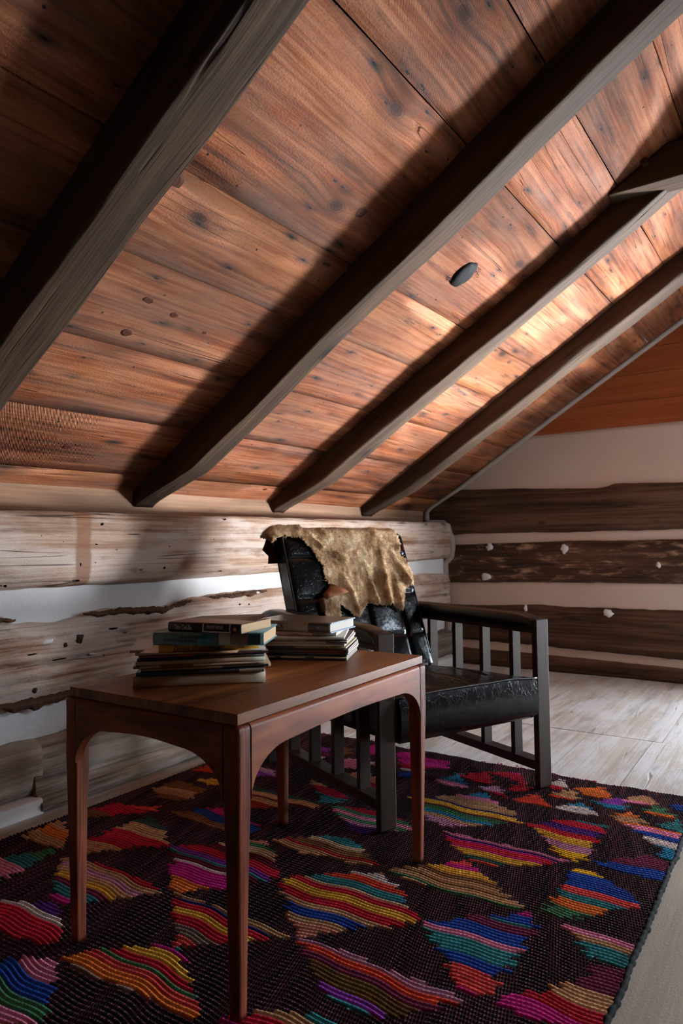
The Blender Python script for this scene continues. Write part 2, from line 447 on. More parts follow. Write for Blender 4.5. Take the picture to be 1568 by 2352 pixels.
PROF = [(-0.075, 0.0), (-0.04, 0.015), (-0.014, 0.07), (-0.003, 0.2), (0.0, 0.5), (-0.003, 0.8), (-0.014, 0.93), (-0.04, 0.985), (-0.075, 1.0)]
def log(parent, s0, s1, zb, zt, face, mat, axis='y', sign=1, prof=PROF, amp=0.006, seed=0.0, n=320, m=26, edge=0.010):
    """a hewn log: runs along axis, face coordinate `face`, `sign` = room side"""
    ps = []
    # sample profile evenly along arc length
    L = [0.0]
    for (d0, f0), (d1, f1) in zip(prof[:-1], prof[1:]): L.append(L[-1] + math.hypot(d1 - d0, (f1 - f0) * 0.28))
    for k in range(m):
        t = L[-1] * k / (m - 1)
        for i in range(len(L) - 1):
            if t <= L[i + 1] + 1e-9:
                w = (t - L[i]) / (L[i + 1] - L[i]); ps.append((prof[i][0] + (prof[i + 1][0] - prof[i][0]) * w, prof[i][1] + (prof[i + 1][1] - prof[i][1]) * w)); break
    v = []
    for i in range(n + 1):
        s = s0 + (s1 - s0) * i / n
        b = interp(zb, s) + edge * nz(s * 3.0, seed) + edge * 0.6 * nz(s * 14.0, seed + 3)
        t = interp(zt, s) + edge * nz(s * 3.0, seed + 7) + edge * 0.6 * nz(s * 14.0, seed + 11)
        for d, f in ps:
            z = b + (t - b) * f
            x = face + sign * (d + amp * (nz(s * 2.2, z * 7, seed) + 0.5 * nz(s * 8, z * 26, seed + 1) + 0.28 * nz(s * 22, z * 70, seed + 2)))
            v.append((x, s, z) if axis == 'y' else (s, x, z))
    f = grid_faces(n + 1, m) + [tuple(range(m)), tuple(range(n * m, n * m + m))]
    o = mesh_obj('log', v, f, mat, parent, True)
    return fix_normals(o)

def plaster_sheet(name, axis, s0, s1, z0, z1, c, mat, parent=None, amp=0.006, n=140, m=40, top=None):
    v = []
    for i in range(n + 1):
        s = s0 + (s1 - s0) * i / n
        for j in range(m + 1):
            zt = z1 if top is None else top(s)
            z = z0 + (zt - z0) * j / m
            q = c + amp * (nz(s * 3, z * 6, 5) + 0.4 * nz(s * 12, z * 20, 9))
            v.append((q, s, z) if axis == 'y' else (s, q, z))
    return mesh_obj(name, v, grid_faces(n + 1, m + 1), mat, parent, True)

wall_left = plaster_sheet('wall_left', 'y', BY, GY + 0.06, -0.02, 0.97, -0.118, M['plaster'])
tag(wall_left, kind='structure')
PTOP = [(-0.075, 0.0), (-0.035, 0.02), (-0.010, 0.08), (0.0, 0.2), (0.002, 0.5), (-0.001, 0.8), (-0.006, 0.95), (-0.016, 0.995), (-0.24, 1.0)]
log(wall_left, BY, 4.50, [(BY, 0.71), (1.18, 0.710), (2.55, 0.712), (3.88, 0.726), (4.5, 0.74)], [(BY, 0.965), (1.2, 0.974), (4.5, 0.995)], -0.06, M['log_top'], prof=PTOP, seed=1.3, edge=0.004)
# crack splitting the far end of the top log
PCR = [(-0.075, 0.0), (-0.04, 0.015), (-0.014, 0.07), (-0.003, 0.2), (0.002, 0.44), (-0.004, 0.49), (-0.022, 0.5), (-0.006, 0.515), (-0.002, 0.56), (-0.002, 0.8), (-0.014, 0.93), (-0.04, 0.985), (-0.075, 1.0)]
log(wall_left, BY, 4.50, [(BY, 0.31), (1.18, 0.313), (1.6, 0.322), (4.5, 0.33)],
    [(BY, 0.63), (1.18, 0.636), (1.23, 0.629), (1.245, 0.605), (1.41, 0.600), (1.53, 0.625), (1.68, 0.628), (1.87, 0.616), (1.99, 0.632), (2.2, 0.643), (2.55, 0.645), (4.0, 0.648), (4.5, 0.64)],
    -0.075, M['log_pale'], prof=PCR, seed=6.1, edge=0.010, m=34)
PB = [(-0.075, 0.0), (0.040, 0.012), (0.052, 0.05), (0.045, 0.14), (0.022, 0.2), (0.004, 0.27), (0.0, 0.5), (-0.004, 0.8), (-0.014, 0.93), (-0.04, 0.985), (-0.075, 1.0)]
log(wall_left, 1.30, 2.035, [(1.3, -0.004), (2.04, -0.004)], [(1.3, 0.213), (1.41, 0.214), (1.55, 0.232), (2.04, 0.24)], -0.055, M['log_grey'], prof=PB, seed=12.4, n=160, m=34, amp=0.011, edge=0.004)
log(wall_left, BY, 1.33, [(BY, 0.035), (1.3, 0.036)], [(BY, 0.21), (1.3, 0.214)], -0.055, M['log_grey'], seed=15.4, n=180)
log(wall_left, 2.01, 4.50, [(2.035, 0.045), (4.5, 0.05)], [(2.035, 0.24), (4.5, 0.24)], -0.06, M['log_grey'], seed=17.4, n=160)
def slab_patch(y0, y1, h, face):
    v = []
    n, prof = 40, [(-0.09, 1.03), (-0.006, 1.0), (0, 0.93), (0.002, 0.5), (0.004, 0.0)]
    for i in range(n + 1):
        y = y0 + (y1 - y0) * i / n
        hh = h + 0.006 * nz(y * 12, 3)
        for d, f in prof:
            v.append((face + d + 0.004 * nz(y * 9, f * 3), y, -0.004 + (hh + 0.004) * f))
    return fix_normals(mesh_obj('chinking', v, grid_faces(n + 1, len(prof)), M['plaster'], wall_left, True))
def bark_strip(y0, y1, zt, h):
    v, n = [], 160
    for i in range(n + 1):
        y = y0 + (y1 - y0) * i / n; e = math.sin(math.pi * i / n) ** 0.5
        hh = h * e * (1 + 0.6 * nz(y * 17, 2)) + 0.002; zz = interp(zt, y) + 0.005 * nz(y * 13, 8) + 0.004 * nz(y * 45, 5)
        for k in range(6):
            q = k / 5
            v.append((-0.090 + 0.020 * math.sin(math.pi * q) ** 0.6 * e + 0.007 * nz(y * 55, k * 2.3), y, zz - hh * q + 0.004 * nz(y * 80, k * 1.7)))
    return fix_normals(mesh_obj('bark', v, grid_faces(n + 1, 6), M['bark'], wall_left, True))
M['bark'] = wood('rotten_bark', srgb(58, 38, 26), srgb(88, 60, 42), srgb(120, 88, 66), 'yzx', 0.9, bump=1.0, stain=0.4)
ZT2 = [(1.18, 0.630), (1.23, 0.623), (1.41, 0.594), (1.53, 0.619), (1.68, 0.622), (1.87, 0.610), (1.99, 0.626), (2.2, 0.637), (2.55, 0.639)]
bark_strip(1.50, 2.02, ZT2, 0.026); bark_strip(2.12, 2.5, ZT2, 0.020); bark_strip(1.05, 1.25, ZT2, 0.022)
bark_strip(1.0, 1.62, [(1.0, 0.356), (1.6, 0.362)], 0.036)
slab_patch(BY, 1.306, 0.046, -0.018)
slab_patch(2.04, 4.5, 0.055, -0.03)
# knots, bolt holes and a slot in the hewn faces
def face_x(y, z, face, seed, amp=0.006):
    return face + amp * (nz(y * 2.2, z * 7, seed) + 0.5 * nz(y * 8, z * 26, seed + 1) + 0.28 * nz(y * 22, z * 70, seed + 2))
def mark(name, y, z, ry, rz, x, mat, dome=0.003):
    n, v = 14, [(x + dome, y, z)]
    for k, d in ((0.55, dome * 0.8), (1.0, -0.004)):
        for i in range(n):
            a = 2 * math.pi * i / n; q = 1 + 0.4 * nz(math.cos(a) + y * 20, math.sin(a) + z * 20)
            v.append((x + d, y + ry * k * q * math.cos(a), z + rz * k * q * math.sin(a)))
    f = [(0, 1 + i, 1 + (i + 1) % n) for i in range(n)] + [(1 + i, 1 + n + i, 1 + n + (i + 1) % n, 1 + (i + 1) % n) for i in range(n)]
    return fix_normals(mesh_obj(name, v, f, mat, wall_left, True))
M['knot'] = simple('log_knot', srgb(62, 38, 25), 0.85, 0.2, 90, 0.5)
mark('knot', 1.479, 0.530, 0.021, 0.018, face_x(1.479, 0.53, -0.075, 6.1), M['knot'])
mark('knot', 1.425, 0.515, 0.010, 0.010, face_x(1.425, 0.515, -0.075, 6.1), M['knot'])
mark('knot', 1.313, 0.381, 0.010, 0.011, face_x(1.313, 0.381, -0.075, 6.1), M['knot'])
for y, z, ry, rz in ((1.557, 0.933, 0.007, 0.005), (1.87, 0.8495, 0.006, 0.004), (1.845, 0.7655, 0.008, 0.006), (1.70, 0.897, 0.046, 0.0025), (1.489, 0.858, 0.010, 0.003), (1.534, 0.860, 0.011, 0.004), (2.189, 0.965, 0.005, 0.004), (1.47, 0.79, 0.004, 0.010), (1.20, 0.73, 0.006, 0.004), (1.46, 0.735, 0.008, 0.003), (2.16, 0.74, 0.006, 0.003), (1.53, 0.795, 0.006, 0.003), (1.62, 0.84, 0.007, 0.0025), (1.32, 0.89, 0.003, 0.003), (1.40, 0.87, 0.003, 0.003)):
    mark('nail_hole', y, z, ry, rz, face_x(y, z, -0.06, 1.3) + 0.001, M['dark_gap'], 0.0008)
for y, z, ry, rz in ((2.30, 0.585, 0.006, 0.004), (2.36, 0.58, 0.006, 0.004), (1.40, 0.47, 0.03, 0.003), (1.30, 0.50, 0.02, 0.003), (1.62, 0.55, 0.02, 0.004)):
    mark('nail_hole', y, z, ry, rz, face_x(y, z, -0.075, 6.1) + 0.001, M['dark_gap'], 0.0008)
for y, z, ry, rz in ((1.36, 0.535, 0.022, 0.007), (1.53, 0.47, 0.010, 0.004), (2.42, 0.63, 0.016, 0.006)):
    mark('plaster_daub', y, z, ry, rz, face_x(y, z, -0.075, 6.1), M['plaster'], 0.003)
# board above the top log, set back between the rafter feet
box('plate_board', (-0.31, BY, 0.94), (-0.275, GY, 1.16), M['plate'], wall_left)

# ---- far gable: plaster, logs, boards, window opening ------------------------
WX0, WX1, WZ0, WZ1 = 2.20, 3.48, 0.22, 1.10
def roof_z(x): return Z0 + K * x if x <= RX else RZ - K * (x - RX)
wall_back = plaster_sheet('wall_back', 'x', -0.34, WX0, -0.02, 1.6, GY + 0.005, M['plaster_warm'], top=lambda s: min(1.62, roof_z(s) + 0.02), amp=0.004)
tag(wall_back, kind='structure')
prism('masonry', [(WX1, -0.02), (FX + 0.3, -0.02), (FX + 0.3, 1.25), (WX1, 2.96)], 'y', GY, GY + 0.2, M['plaster_warm'], wall_back)
prism('masonry', [(WX0, -0.02), (WX1, -0.02), (WX1, WZ0), (WX0, WZ0)], 'y', GY, GY + 0.2, M['plaster_warm'], wall_back)
prism('masonry', [(WX0, WZ1), (WX1, WZ1), (WX1, 2.96), (RX, RZ), (WX0, 2.62)], 'y', GY, GY + 0.2, M['plaster_warm'], wall_back)
prism('masonry', [(-0.34, -0.02), (WX0, -0.02), (WX0, 2.62), (-0.34, 1.05)], 'y', GY + 0.03, GY + 0.2, M['plaster_warm'], wall_back)
GF = GY - 0.03
log(wall_back, -0.30, WX0 - 0.06, [(-0.3, 0.895), (0, 0.903), (1.45, 0.906), (2.2, 0.906)], [(-0.3, 1.235), (0.03, 1.236), (0.41, 1.228), (0.73, 1.206), (0.96, 1.196), (1.0, 1.202), (1.05, 1.219), (1.45, 1.206), (2.2, 1.2)], GF, M['log_dark'], 'x', -1, seed=21.0, n=200, edge=0.005)
log(wall_back, -0.13, WX0 - 0.06, [(-0.13, 0.556), (0.7, 0.573), (1.45, 0.578), (2.2, 0.58)], [(-0.06, 0.843), (0.75, 0.861), (1.44, 0.864), (2.2, 0.865)], GF, M['log_fleck'], 'x', -1, seed=27.0, n=200, edge=0.004)
log(wall_back, -0.14, WX0 - 0.06, [(-0.1, 0.16), (0.65, 0.148), (1.42, 0.126), (2.2, 0.12)], [(-0.13, 0.415), (0.24, 0.42), (0.57, 0.442), (0.74, 0.432), (1.43, 0.439), (2.2, 0.44)], GF, M['log_dark'], 'x', -1, seed=33.0, n=200, edge=0.007)
log(wall_back, -0.14, WX0 - 0.06, [(-0.1, -0.01), (2.2, -0.01)], [(-0.1, 0.115), (0.65, 0.104), (1.42, 0.088), (2.2, 0.085)], GF - 0.005, M['log_dark'], 'x', -1, seed=39.0, n=160, edge=0.004)
zb = 1.566
for i, w in enumerate((0.152, 0.165, 0.158, 0.172, 0.16, 0.17, 0.165, 0.17, 0.17)):
    z0b, z1b = zb, zb + w - 0.0018
    xa, xb = (z0b - Z0) / K, (z1b - Z0) / K
    if xb < WX0:
        prism('board', [(xa, z0b), (WX0, z0b), (WX0, z1b), (xb, z1b)], 'y', GY - 0.022 + 0.001 * (i % 2), GY + 0.004, M['gable_board'], wall_back)
    zb += w
# plaster daubs stuck on the dark logs
def daub(x, z, rx, rz, y, mat):
    n = 12
    v = [(x, y - 0.0045, z)]
    for k in (0.62, 1.0):
        for i in range(n):
            a = 2 * math.pi * i / n; q = 1 + 0.6 * nz(x * 31 + math.cos(a) * 1.3, z * 17 + math.sin(a) * 1.3)
            v.append((x + rx * k * q * math.cos(a), y - (0.0045 if k < 1 else -0.006), z + rz * k * q * math.sin(a)))
    f = [(0, 1 + i, 1 + (i + 1) % n) for i in range(n)] + [(1 + i, 1 + n + i, 1 + n + (i + 1) % n, 1 + (i + 1) % n) for i in range(n)]
    return fix_normals(mesh_obj('plaster_daub', v, f, mat, wall_back, True))
for x, z, rx, rz in ((0.225, 0.82, 0.026, 0.03), (0.195, 0.615, 0.036, 0.025), (0.74, 0.80, 0.025, 0.034), (1.30, 0.70, 0.018, 0.022), (0.47, 0.405, 0.012, 0.024), (1.0, 0.395, 0.03, 0.025)):
    daub(x, z, rx, rz, GF, M['plaster'])
# bead of caulking in the corner and along the roof line
cp = [(2.0, 2.50), (1.5, 2.188), (0.9, 1.812), (0.4, 1.498), (0.02, 1.252), (-0.12, 1.172), (-0.22, 1.118), (-0.252, 1.085), (-0.255, 1.03), (-0.24, 1.004), (-0.12, 1.0), (-0.085, 0.97), (-0.075, 0.92), (-0.062, 0.895), (-0.056, 0.84), (-0.06, 0.76), (-0.09, 0.735), (-0.112, 0.71), (-0.115, 0.5), (-0.10, 0.44), (-0.085, 0.33), (-0.1, 0.2), (-0.09, 0.0)]
vv, ff = tube_geo([(x, 4.497, z - 0.006) for x, z in cp], [0.017 + 0.005 * nz(x * 9, z * 9) + (0.006 if z < 1.05 else 0) for x, z in cp], 7)
fix_normals(mesh_obj('caulking_bead', vv, ff, M['caulk'], wall_back, True))

# window in the gable (right of the frame)
M['white_paint'] = simple('window_paint', srgb(214, 210, 202), 0.5, 0.4)
gl = NB('window_glass')
tr = gl.node('ShaderNodeBsdfTransparent'); gs = gl.node('ShaderNodeBsdfGlossy'); gs.inputs['Roughness'].default_value = 0.02
mx = gl.node('ShaderNodeMixShader'); mx.inputs[0].default_value = 0.07
gl.nt.links.new(tr.outputs[0], mx.inputs[1]); gl.nt.links.new(gs.outputs[0], mx.inputs[2])
gl.nt.links.new(mx.outputs[0], gl.nt.nodes['Material Output'].inputs[0])
M['glass'] = gl.mat
win = empty('window_1', ((WX0 + WX1) / 2, GY + 0.07, WZ0)); tag(win, kind='structure')
hw, hh = (WX1 - WX0) / 2, WZ1 - WZ0
for lo, hi in (((-hw, -0.03, 0), (-hw + 0.045, 0.03, hh)), ((hw - 0.045, -0.03, 0), (hw, 0.03, hh)), ((-hw + 0.045, -0.03, 0), (hw - 0.045, 0.03, 0.045)), ((-hw + 0.045, -0.03, hh - 0.045), (hw - 0.045, 0.03, hh)), ((-0.016, -0.02, 0.045), (0.016, 0.02, hh - 0.045))):
    box('window_frame', lo, hi, M['white_paint'], win, 0.004)
for x0, x1 in ((-hw + 0.045, -0.016), (0.016, hw - 0.045)):
    box('pane', (x0, -0.003, 0.045), (x1, 0.003, hh - 0.045), M['glass'], win)

# ---- ceiling: boards along the roof slope ------------------------------------
ceiling = mesh_obj('ceiling', [(-0.45, BY, Z0 + K * -0.45 + 0.06), (RX, BY, RZ + 0.06), (RX, GY + 0.2, RZ + 0.06), (-0.45, GY + 0.2, Z0 + K * -0.45 + 0.06)], [(0, 1, 2, 3)], M['dark_gap'])
tag(ceiling, kind='structure')
SLOPE = Matrix(((1 / SL, 0, -K / SL), (0, 1, 0), (K / SL, 0, 1 / SL))).to_4x4()      # columns: along slope, y, normal
SLOPE.translation = (-0.25, 0, Z0 + K * -0.25)
joints = [-0.14, 0.075, 0.382, 0.694, 1.006, 1.276, 1.770, 2.054, 2.324, 2.60, 2.93, 3.18, 3.44, 3.72, 4.0]
DR = 0.018
def ceil_board(t0, t1, seed):
    nl, nw = 90, 5
    w = t1 - t0
    v = []
    for i in range(nl + 1):
        y = BY + (GY + 0.02 - BY) * i / nl
        for j in range(nw + 1):
            t = t0 + DR * (y - 2.0) + w * j / nw
            e = 0.0015 * nz(y * 5, seed * 3 + j)
            if j in (0, nw): t += 0.0022 * nz(y * 4, seed * 7 + j)
            z = 0.002 * nz(y * 1.2, seed) + (0.0025 if j in (0, nw) else 0) + e
            v.append((t - t0, y, z))
    o = mesh_obj('board', v, grid_faces(nl + 1, nw + 1), M['ceil'], ceiling, True)
    fix_normals(o)
    m = SLOPE.copy(); m.translation = SLOPE @ Vector((t0, 0, 0.001))
    o.matrix_world = m
    sol = o.modifiers.new('solid', 'SOLIDIFY'); sol.thickness = 0.02; sol.offset = -1 if o.data.polygons[0].normal.z < 0 else 1
    return o
for i, (a, b) in enumerate(zip(joints[:-1], joints[1:])):
    ceil_board(a + 0.002, b - 0.002, i * 1.7 + 0.4)

# black cover in the knot hole
def knot_patch():
    n, v, f = 28, [], []
    rings = [(0.0, -0.012), (0.45, -0.013), (0.8, -0.010), (1.0, -0.003), (1.04, 0.004)]
    v.append((0, 0, -0.012))
    for k, z in rings[1:]:
        for i in range(n):
            a = 2 * math.pi * i / n
            q = 1 + 0.13 * nz(math.cos(a) * 1.6 + 4, math.sin(a) * 1.6)
            v.append((0.058 * k * q * math.cos(a), 0.049 * k * q * math.sin(a), z + 0.003 * nz(a * 2, k * 3)))
    f += [(0, 1 + i, 1 + (i + 1) % n) for i in range(n)]
    for r in range(3):
        b = 1 + r * n
        f += [(b + i, b + n + i, b + n + (i + 1) % n, b + (i + 1) % n) for i in range(n)]
    o = mesh_obj('knot_hole_cover', v, f, simple('black_rubber', srgb(20, 20, 21), 0.75, 0.25, 30, 0.3), ceiling, True)
    fix_normals(o)
    m = SLOPE.copy(); m.translation = SLOPE @ Vector((1.47, 2.395, 0.0)); o.matrix_world = m
    o['label'] = 'black cover in the knot hole'
    v, f = [], []
    for k in range(46):
        side = random.choice((-1, 1))
        a = random.gauss(0.2 if side > 0 else math.pi, 0.45); r0 = random.uniform(0.058, 0.105)
        c = Vector((r0 * math.cos(a) * 0.6, r0 * math.sin(a) * 0.35 + side * 0.052, -0.0025))
        L, w = random.uniform(0.004, 0.016), random.uniform(0.001, 0.0024)
        d = Vector((random.gauss(0, .5), 1, 0)).normalized(); p = Vector((-d.y, d.x, 0))
        b = len(v)
        v += [tuple(c - d * L * .5), tuple(c + p * w), tuple(c + d * L * .5), tuple(c - p * w)]; f.append((b, b + 1, b + 2, b + 3))
    o2 = mesh_obj('splinter_gouges', v, f, M['dark_gap'], ceiling); o2['kind'] = 'stuff'; o2.matrix_world = m
knot_patch()

# large knots in the boards: (distance up the slope, y, radii along y and up the slope)
KN = NB('board_knot')
kr = KN.node('ShaderNodeVectorMath', operation='LENGTH'); KN.put(kr.inputs[0], KN.vmul(KN.obj(), (1.0, 1.0, 0.0)))
kn1 = KN.noise(KN.obj(), 60.0, 3)
M['board_knot'] = KN.done(KN.ramp(KN.math('FRACT', KN.math('MULTIPLY_ADD', kr.outputs['Value'], 90.0, KN.math('MULTIPLY', kn1, 1.6))), [(0.0, srgb(46, 22, 12)), (0.5, srgb(98, 50, 27)), (1.0, srgb(60, 30, 17))]), 0.7, KN.bump(kn1, 0.5, 0.003), spec=0.3)
def board_knot(t, y, rt, ry):
    n, v = 20, [(0, 0, -0.0032)]
    for k, z in ((0.5, -0.0032), (0.8, -0.003), (1.0, 0.002)):
        for i in range(n):
            a = 2 * math.pi * i / n; q = 1 + 0.25 * nz(math.cos(a) * 1.5 + t * 9, math.sin(a) * 1.5 + y * 9)
            v.append((rt * k * q * math.cos(a), ry * k * q * math.sin(a), z))
    f = [(0, 1 + i, 1 + (i + 1) % n) for i in range(n)]
    for r in range(2): f += [(1 + r * n + i, 1 + (r + 1) * n + i, 1 + (r + 1) * n + (i + 1) % n, 1 + r * n + (i + 1) % n) for i in range(n)]
    o = fix_normals(mesh_obj('knot', v, f, M['board_knot'], ceiling, True))
    m = SLOPE.copy(); m.translation = SLOPE @ Vector((t, y, 0.0045)); o.matrix_world = m
for k in ((1.558, 1.687, 0.038, 0.040), (1.427, 1.718, 0.030, 0.034), (0.877, 1.299, 0.013, 0.026), (0.858, 1.413, 0.013, 0.020), (0.743, 1.313, 0.017, 0.024), (0.834, 1.560, 0.013, 0.018), (1.227, 1.130, 0.028, 0.034), (0.198, 1.429, 0.014, 0.022),
          (1.267, 3.342, 0.014, 0.022), (0.924, 2.501, 0.010, 0.016), (1.222, 1.770, 0.022, 0.030), (0.012, 1.473, 0.016, 0.026), (0.245, 2.36, 0.014, 0.022), (0.06, 2.62, 0.012, 0.02)):
    board_knot(*k)

# opposite roof slope, opposite knee wall and near gable (behind the camera)
SX0, SX1, SY0, SY1 = 4.43, 4.87, 3.1, 3.7        # skylight opening
op = None
for x0, x1, y0, y1 in ((RX, SX0, BY, GY + 0.2), (SX1, FX + 0.35, BY, GY + 0.2), (SX0, SX1, BY, SY0), (SX0, SX1, SY1, GY + 0.2)):
    q = prism('ceiling_far_slope' if op is None else 'roof_boarding', [(x0, roof_z(x0)), (x1, roof_z(x1)), (x1, roof_z(x1) + 0.06), (x0, roof_z(x0) + 0.06)], 'y', y0, y1, M['ceil_dark'], op)
    if op is None: op = tag(q, kind='structure')
sky_w = empty('window_2', (4.65, 3.4, roof_z(4.65))); tag(sky_w, kind='structure')
sky_w.rotation_euler = (0, math.atan(K), 0)
for lo, hi in (((-0.27, -0.31, -0.02), (-0.235, 0.31, 0.06)), ((0.235, -0.31, -0.02), (0.27, 0.31, 0.06)), ((-0.235, -0.31, -0.02), (0.235, -0.275, 0.06)), ((-0.235, 0.275, -0.02), (0.235, 0.31, 0.06))):
    box('window_frame', lo, hi, M['white_paint'], sky_w, 0.004)
box('pane', (-0.235, -0.275, 0.03), (0.235, 0.275, 0.036), M['glass'], sky_w)
wr = box('wall_right', (FX, BY, -0.02), (FX + 0.2, GY, 1.34), M['ceil_dark']); tag(wr, kind='structure')
wf = prism('wall_front', [(-0.4, -0.02), (FX + 0.3, -0.02), (FX + 0.3, 1.1), (RX, RZ + 0.05), (-0.4, 1.0)], 'y', BY - 0.15, BY, M['ceil_dark']); tag(wf, kind='structure')

# ---- rafters -----------------------------------------------------------------
def rafter(y0, y1, depth, t0, t1, seed, label, wane=0.0):
    nl, v = 150, []
    w = y1 - y0
    rc = 0.010 + wane
    def arc(cx, cz, a0, a1, r):
        return [(cx + r * math.cos(a0 + (a1 - a0) * k / 4), cz + r * math.sin(a0 + (a1 - a0) * k / 4)) for k in range(5)]
    for i in range(nl + 1):
        t = t0 + (t1 - t0) * i / nl
        dp = depth * (1 + 0.06 * nz(t * 2.3, seed)) * (1 if t > 0.3 else 0.45 + 0.55 * max(0, (t + 0.02)) / 0.32)
        ya = y0 + 0.006 * nz(t * 1.7, seed + 5) + wane * 1.5 * nz(t * 1.3, seed + 2); yb = y1 + 0.006 * nz(t * 1.9, seed + 9) + wane * nz(t * 2.1, seed + 4)
        r = min(rc * (1 + 0.8 * nz(t * 3.1, seed + 14)), dp * 0.45)
        pts = [(ya, 0.006)] + [(ya, -dp * q) for q in (0.2, 0.4, 0.6)] + arc(ya + r, -dp + r, math.pi, math.pi * 1.5, r) + [(ya + (yb - ya) * q, -dp) for q in (0.35, 0.5, 0.65)] + arc(yb - r, -dp + r, math.pi * 1.5, math.pi * 2, r) + [(yb, -dp * q) for q in (0.6, 0.4, 0.2)] + [(yb, 0.006)]
        for (y, z) in pts:
            e = 0.0028 * nz(t * 6, y * 30, z * 30 + seed) + 0.0014 * nz(t * 20, y * 60, z * 60)
            v.append((t - t0, y - y0 + e, z + (e if z < -0.01 else 0)))
    m = len(v) // (nl + 1)
    f = grid_faces(nl + 1, m) + [tuple(range(m)), tuple(range(nl * m, nl * m + m))]
    o = mesh_obj('rafter_beam', v, f, M['rafter'], None, True)
    fix_normals(o)
    mm = SLOPE.copy(); mm.translation = SLOPE @ Vector((t0, y0, 0)); o.matrix_world = mm
    tag(o, label, None, 'rafters under the sloping ceiling', 'structure')
    return o
RAF = [(0.91, 1.03, 0.135, 'grey weathered rafter nearest the camera, top left'), (1.865, 1.972, 0.122, 'long grey rafter running across the middle of the ceiling'),
       (2.76, 2.875, 0.108, 'dark rafter tied by the collar beam, beyond the knot hole'), (3.63, 3.775, 0.10, 'rough rafter nearest the far gable wall')]
for i, (a, b, d, lb) in enumerate(RAF):
    rafter(a, b, d, -0.06, 3.96, i * 13.7, lb, 0.012 if i > 1 else 0.0)
rafter(-0.05, 0.07, 0.125, -0.06, 3.96, 77.0, 'rafter overhead beside the camera')
rafter(-1.0, -0.88, 0.125, -0.06, 3.96, 87.0, 'rafter behind the camera')

# collar beam
zc0, zc1 = 2.165, 2.30
co = prism('collar_beam', [((zc0 - Z0) / K + 0.005, zc0), (2 * RX - (zc0 - Z0) / K, zc0), (2 * RX - (zc1 - Z0) / K, zc1), ((zc1 - Z0) / K + 0.005, zc1)], 'y', 2.68, 2.80, M['rafter'], None, 0.008)
tag(co, 'dark collar beam meeting the rafter at upper right', None, None, 'structure')
vv, ff = tube_geo([(1.60, 2.684, 2.245), (1.60, 2.655, 2.243)], [0.014, 0.012], 8)
mesh_obj('peg', vv, ff, M['rafter'], co)

RT = 0.0150                                # rug surface height
# ================================================================== SIDE TABLE
table = empty('side_table', (0.947, 1.274, RT), R(1.03))
tag(table, 'reddish brown wooden side table with tapered legs carrying the piled books', 'table')
TW, TD, TH = 0.48, 0.735, 0.55 - RT        # top width (x), length (y), height
box('table_top', (-TW / 2, -TD / 2, TH - 0.021), (TW / 2, TD / 2, TH), M['teak_top'], table, 0.0015, 1)
FW, FD = TW / 2 + 0.007, TD / 2 + 0.007    # the frame stands a little proud of the top
FT = TH - 0.0215
LEGW = 0.037
def table_leg(sx, sy):
    rows = [(0.0, 0.024, 0.010), (0.012, 0.025, 0.0095), (0.15, 0.0285, 0.006), (0.28, 0.0325, 0.003), (0.36, 0.0365, 0.001), (0.40, LEGW, 0.0), (0.45, LEGW, 0.0), (0.49, LEGW, 0.0), (FT - 0.009, LEGW, 0.0), (FT - 0.004, LEGW - 0.002, 0.0015), (FT, LEGW - 0.006, 0.006)]
    v = []; k = 5
    for z, w, inset in rows:
        r = 0.009 if z < FT - 0.01 else 0.007
        x1, y1 = FW - inset, FD - inset
        x0, y0 = x1 - w, y1 - w
        ri = 0.006
        for cx, cy, a0, rr in ((x1 - r, y1 - r, 0, r), (x0 + ri, y1 - ri, 90, ri), (x0 + ri, y0 + ri, 180, ri), (x1 - ri, y0 + ri, 270, ri)):
            for q in range(k):
                a = R(a0 + 90 * q / (k - 1))
                v.append((sx * (cx + rr * math.cos(a)), sy * (cy + rr * math.sin(a)), z))
    m = 4 * k
    f = []
    for i in range(len(rows) - 1):
        for j in range(m):
            f.append((i * m + j, i * m + (j + 1) % m, (i + 1) * m + (j + 1) % m, (i + 1) * m + j))
    f += [tuple(range(m)), tuple(range((len(rows) - 1) * m, len(rows) * m))]
    o = fix_normals(mesh_obj('leg', v, f, M['teak_z'], table, True)); weight(o)
    return o
for sx in (-1, 1):
    for sy in (-1, 1):
        lg = table_leg(sx, sy)
        vv, ff = tube_geo([(sx * (FW - 0.023), sy * (FD - 0.023), 0.004), (sx * (FW - 0.023), sy * (FD - 0.023), -0.001)], 0.009, 10)
        mesh_obj('glide', vv, ff, simple('nylon_glide', srgb(120, 108, 96), 0.6), lg)
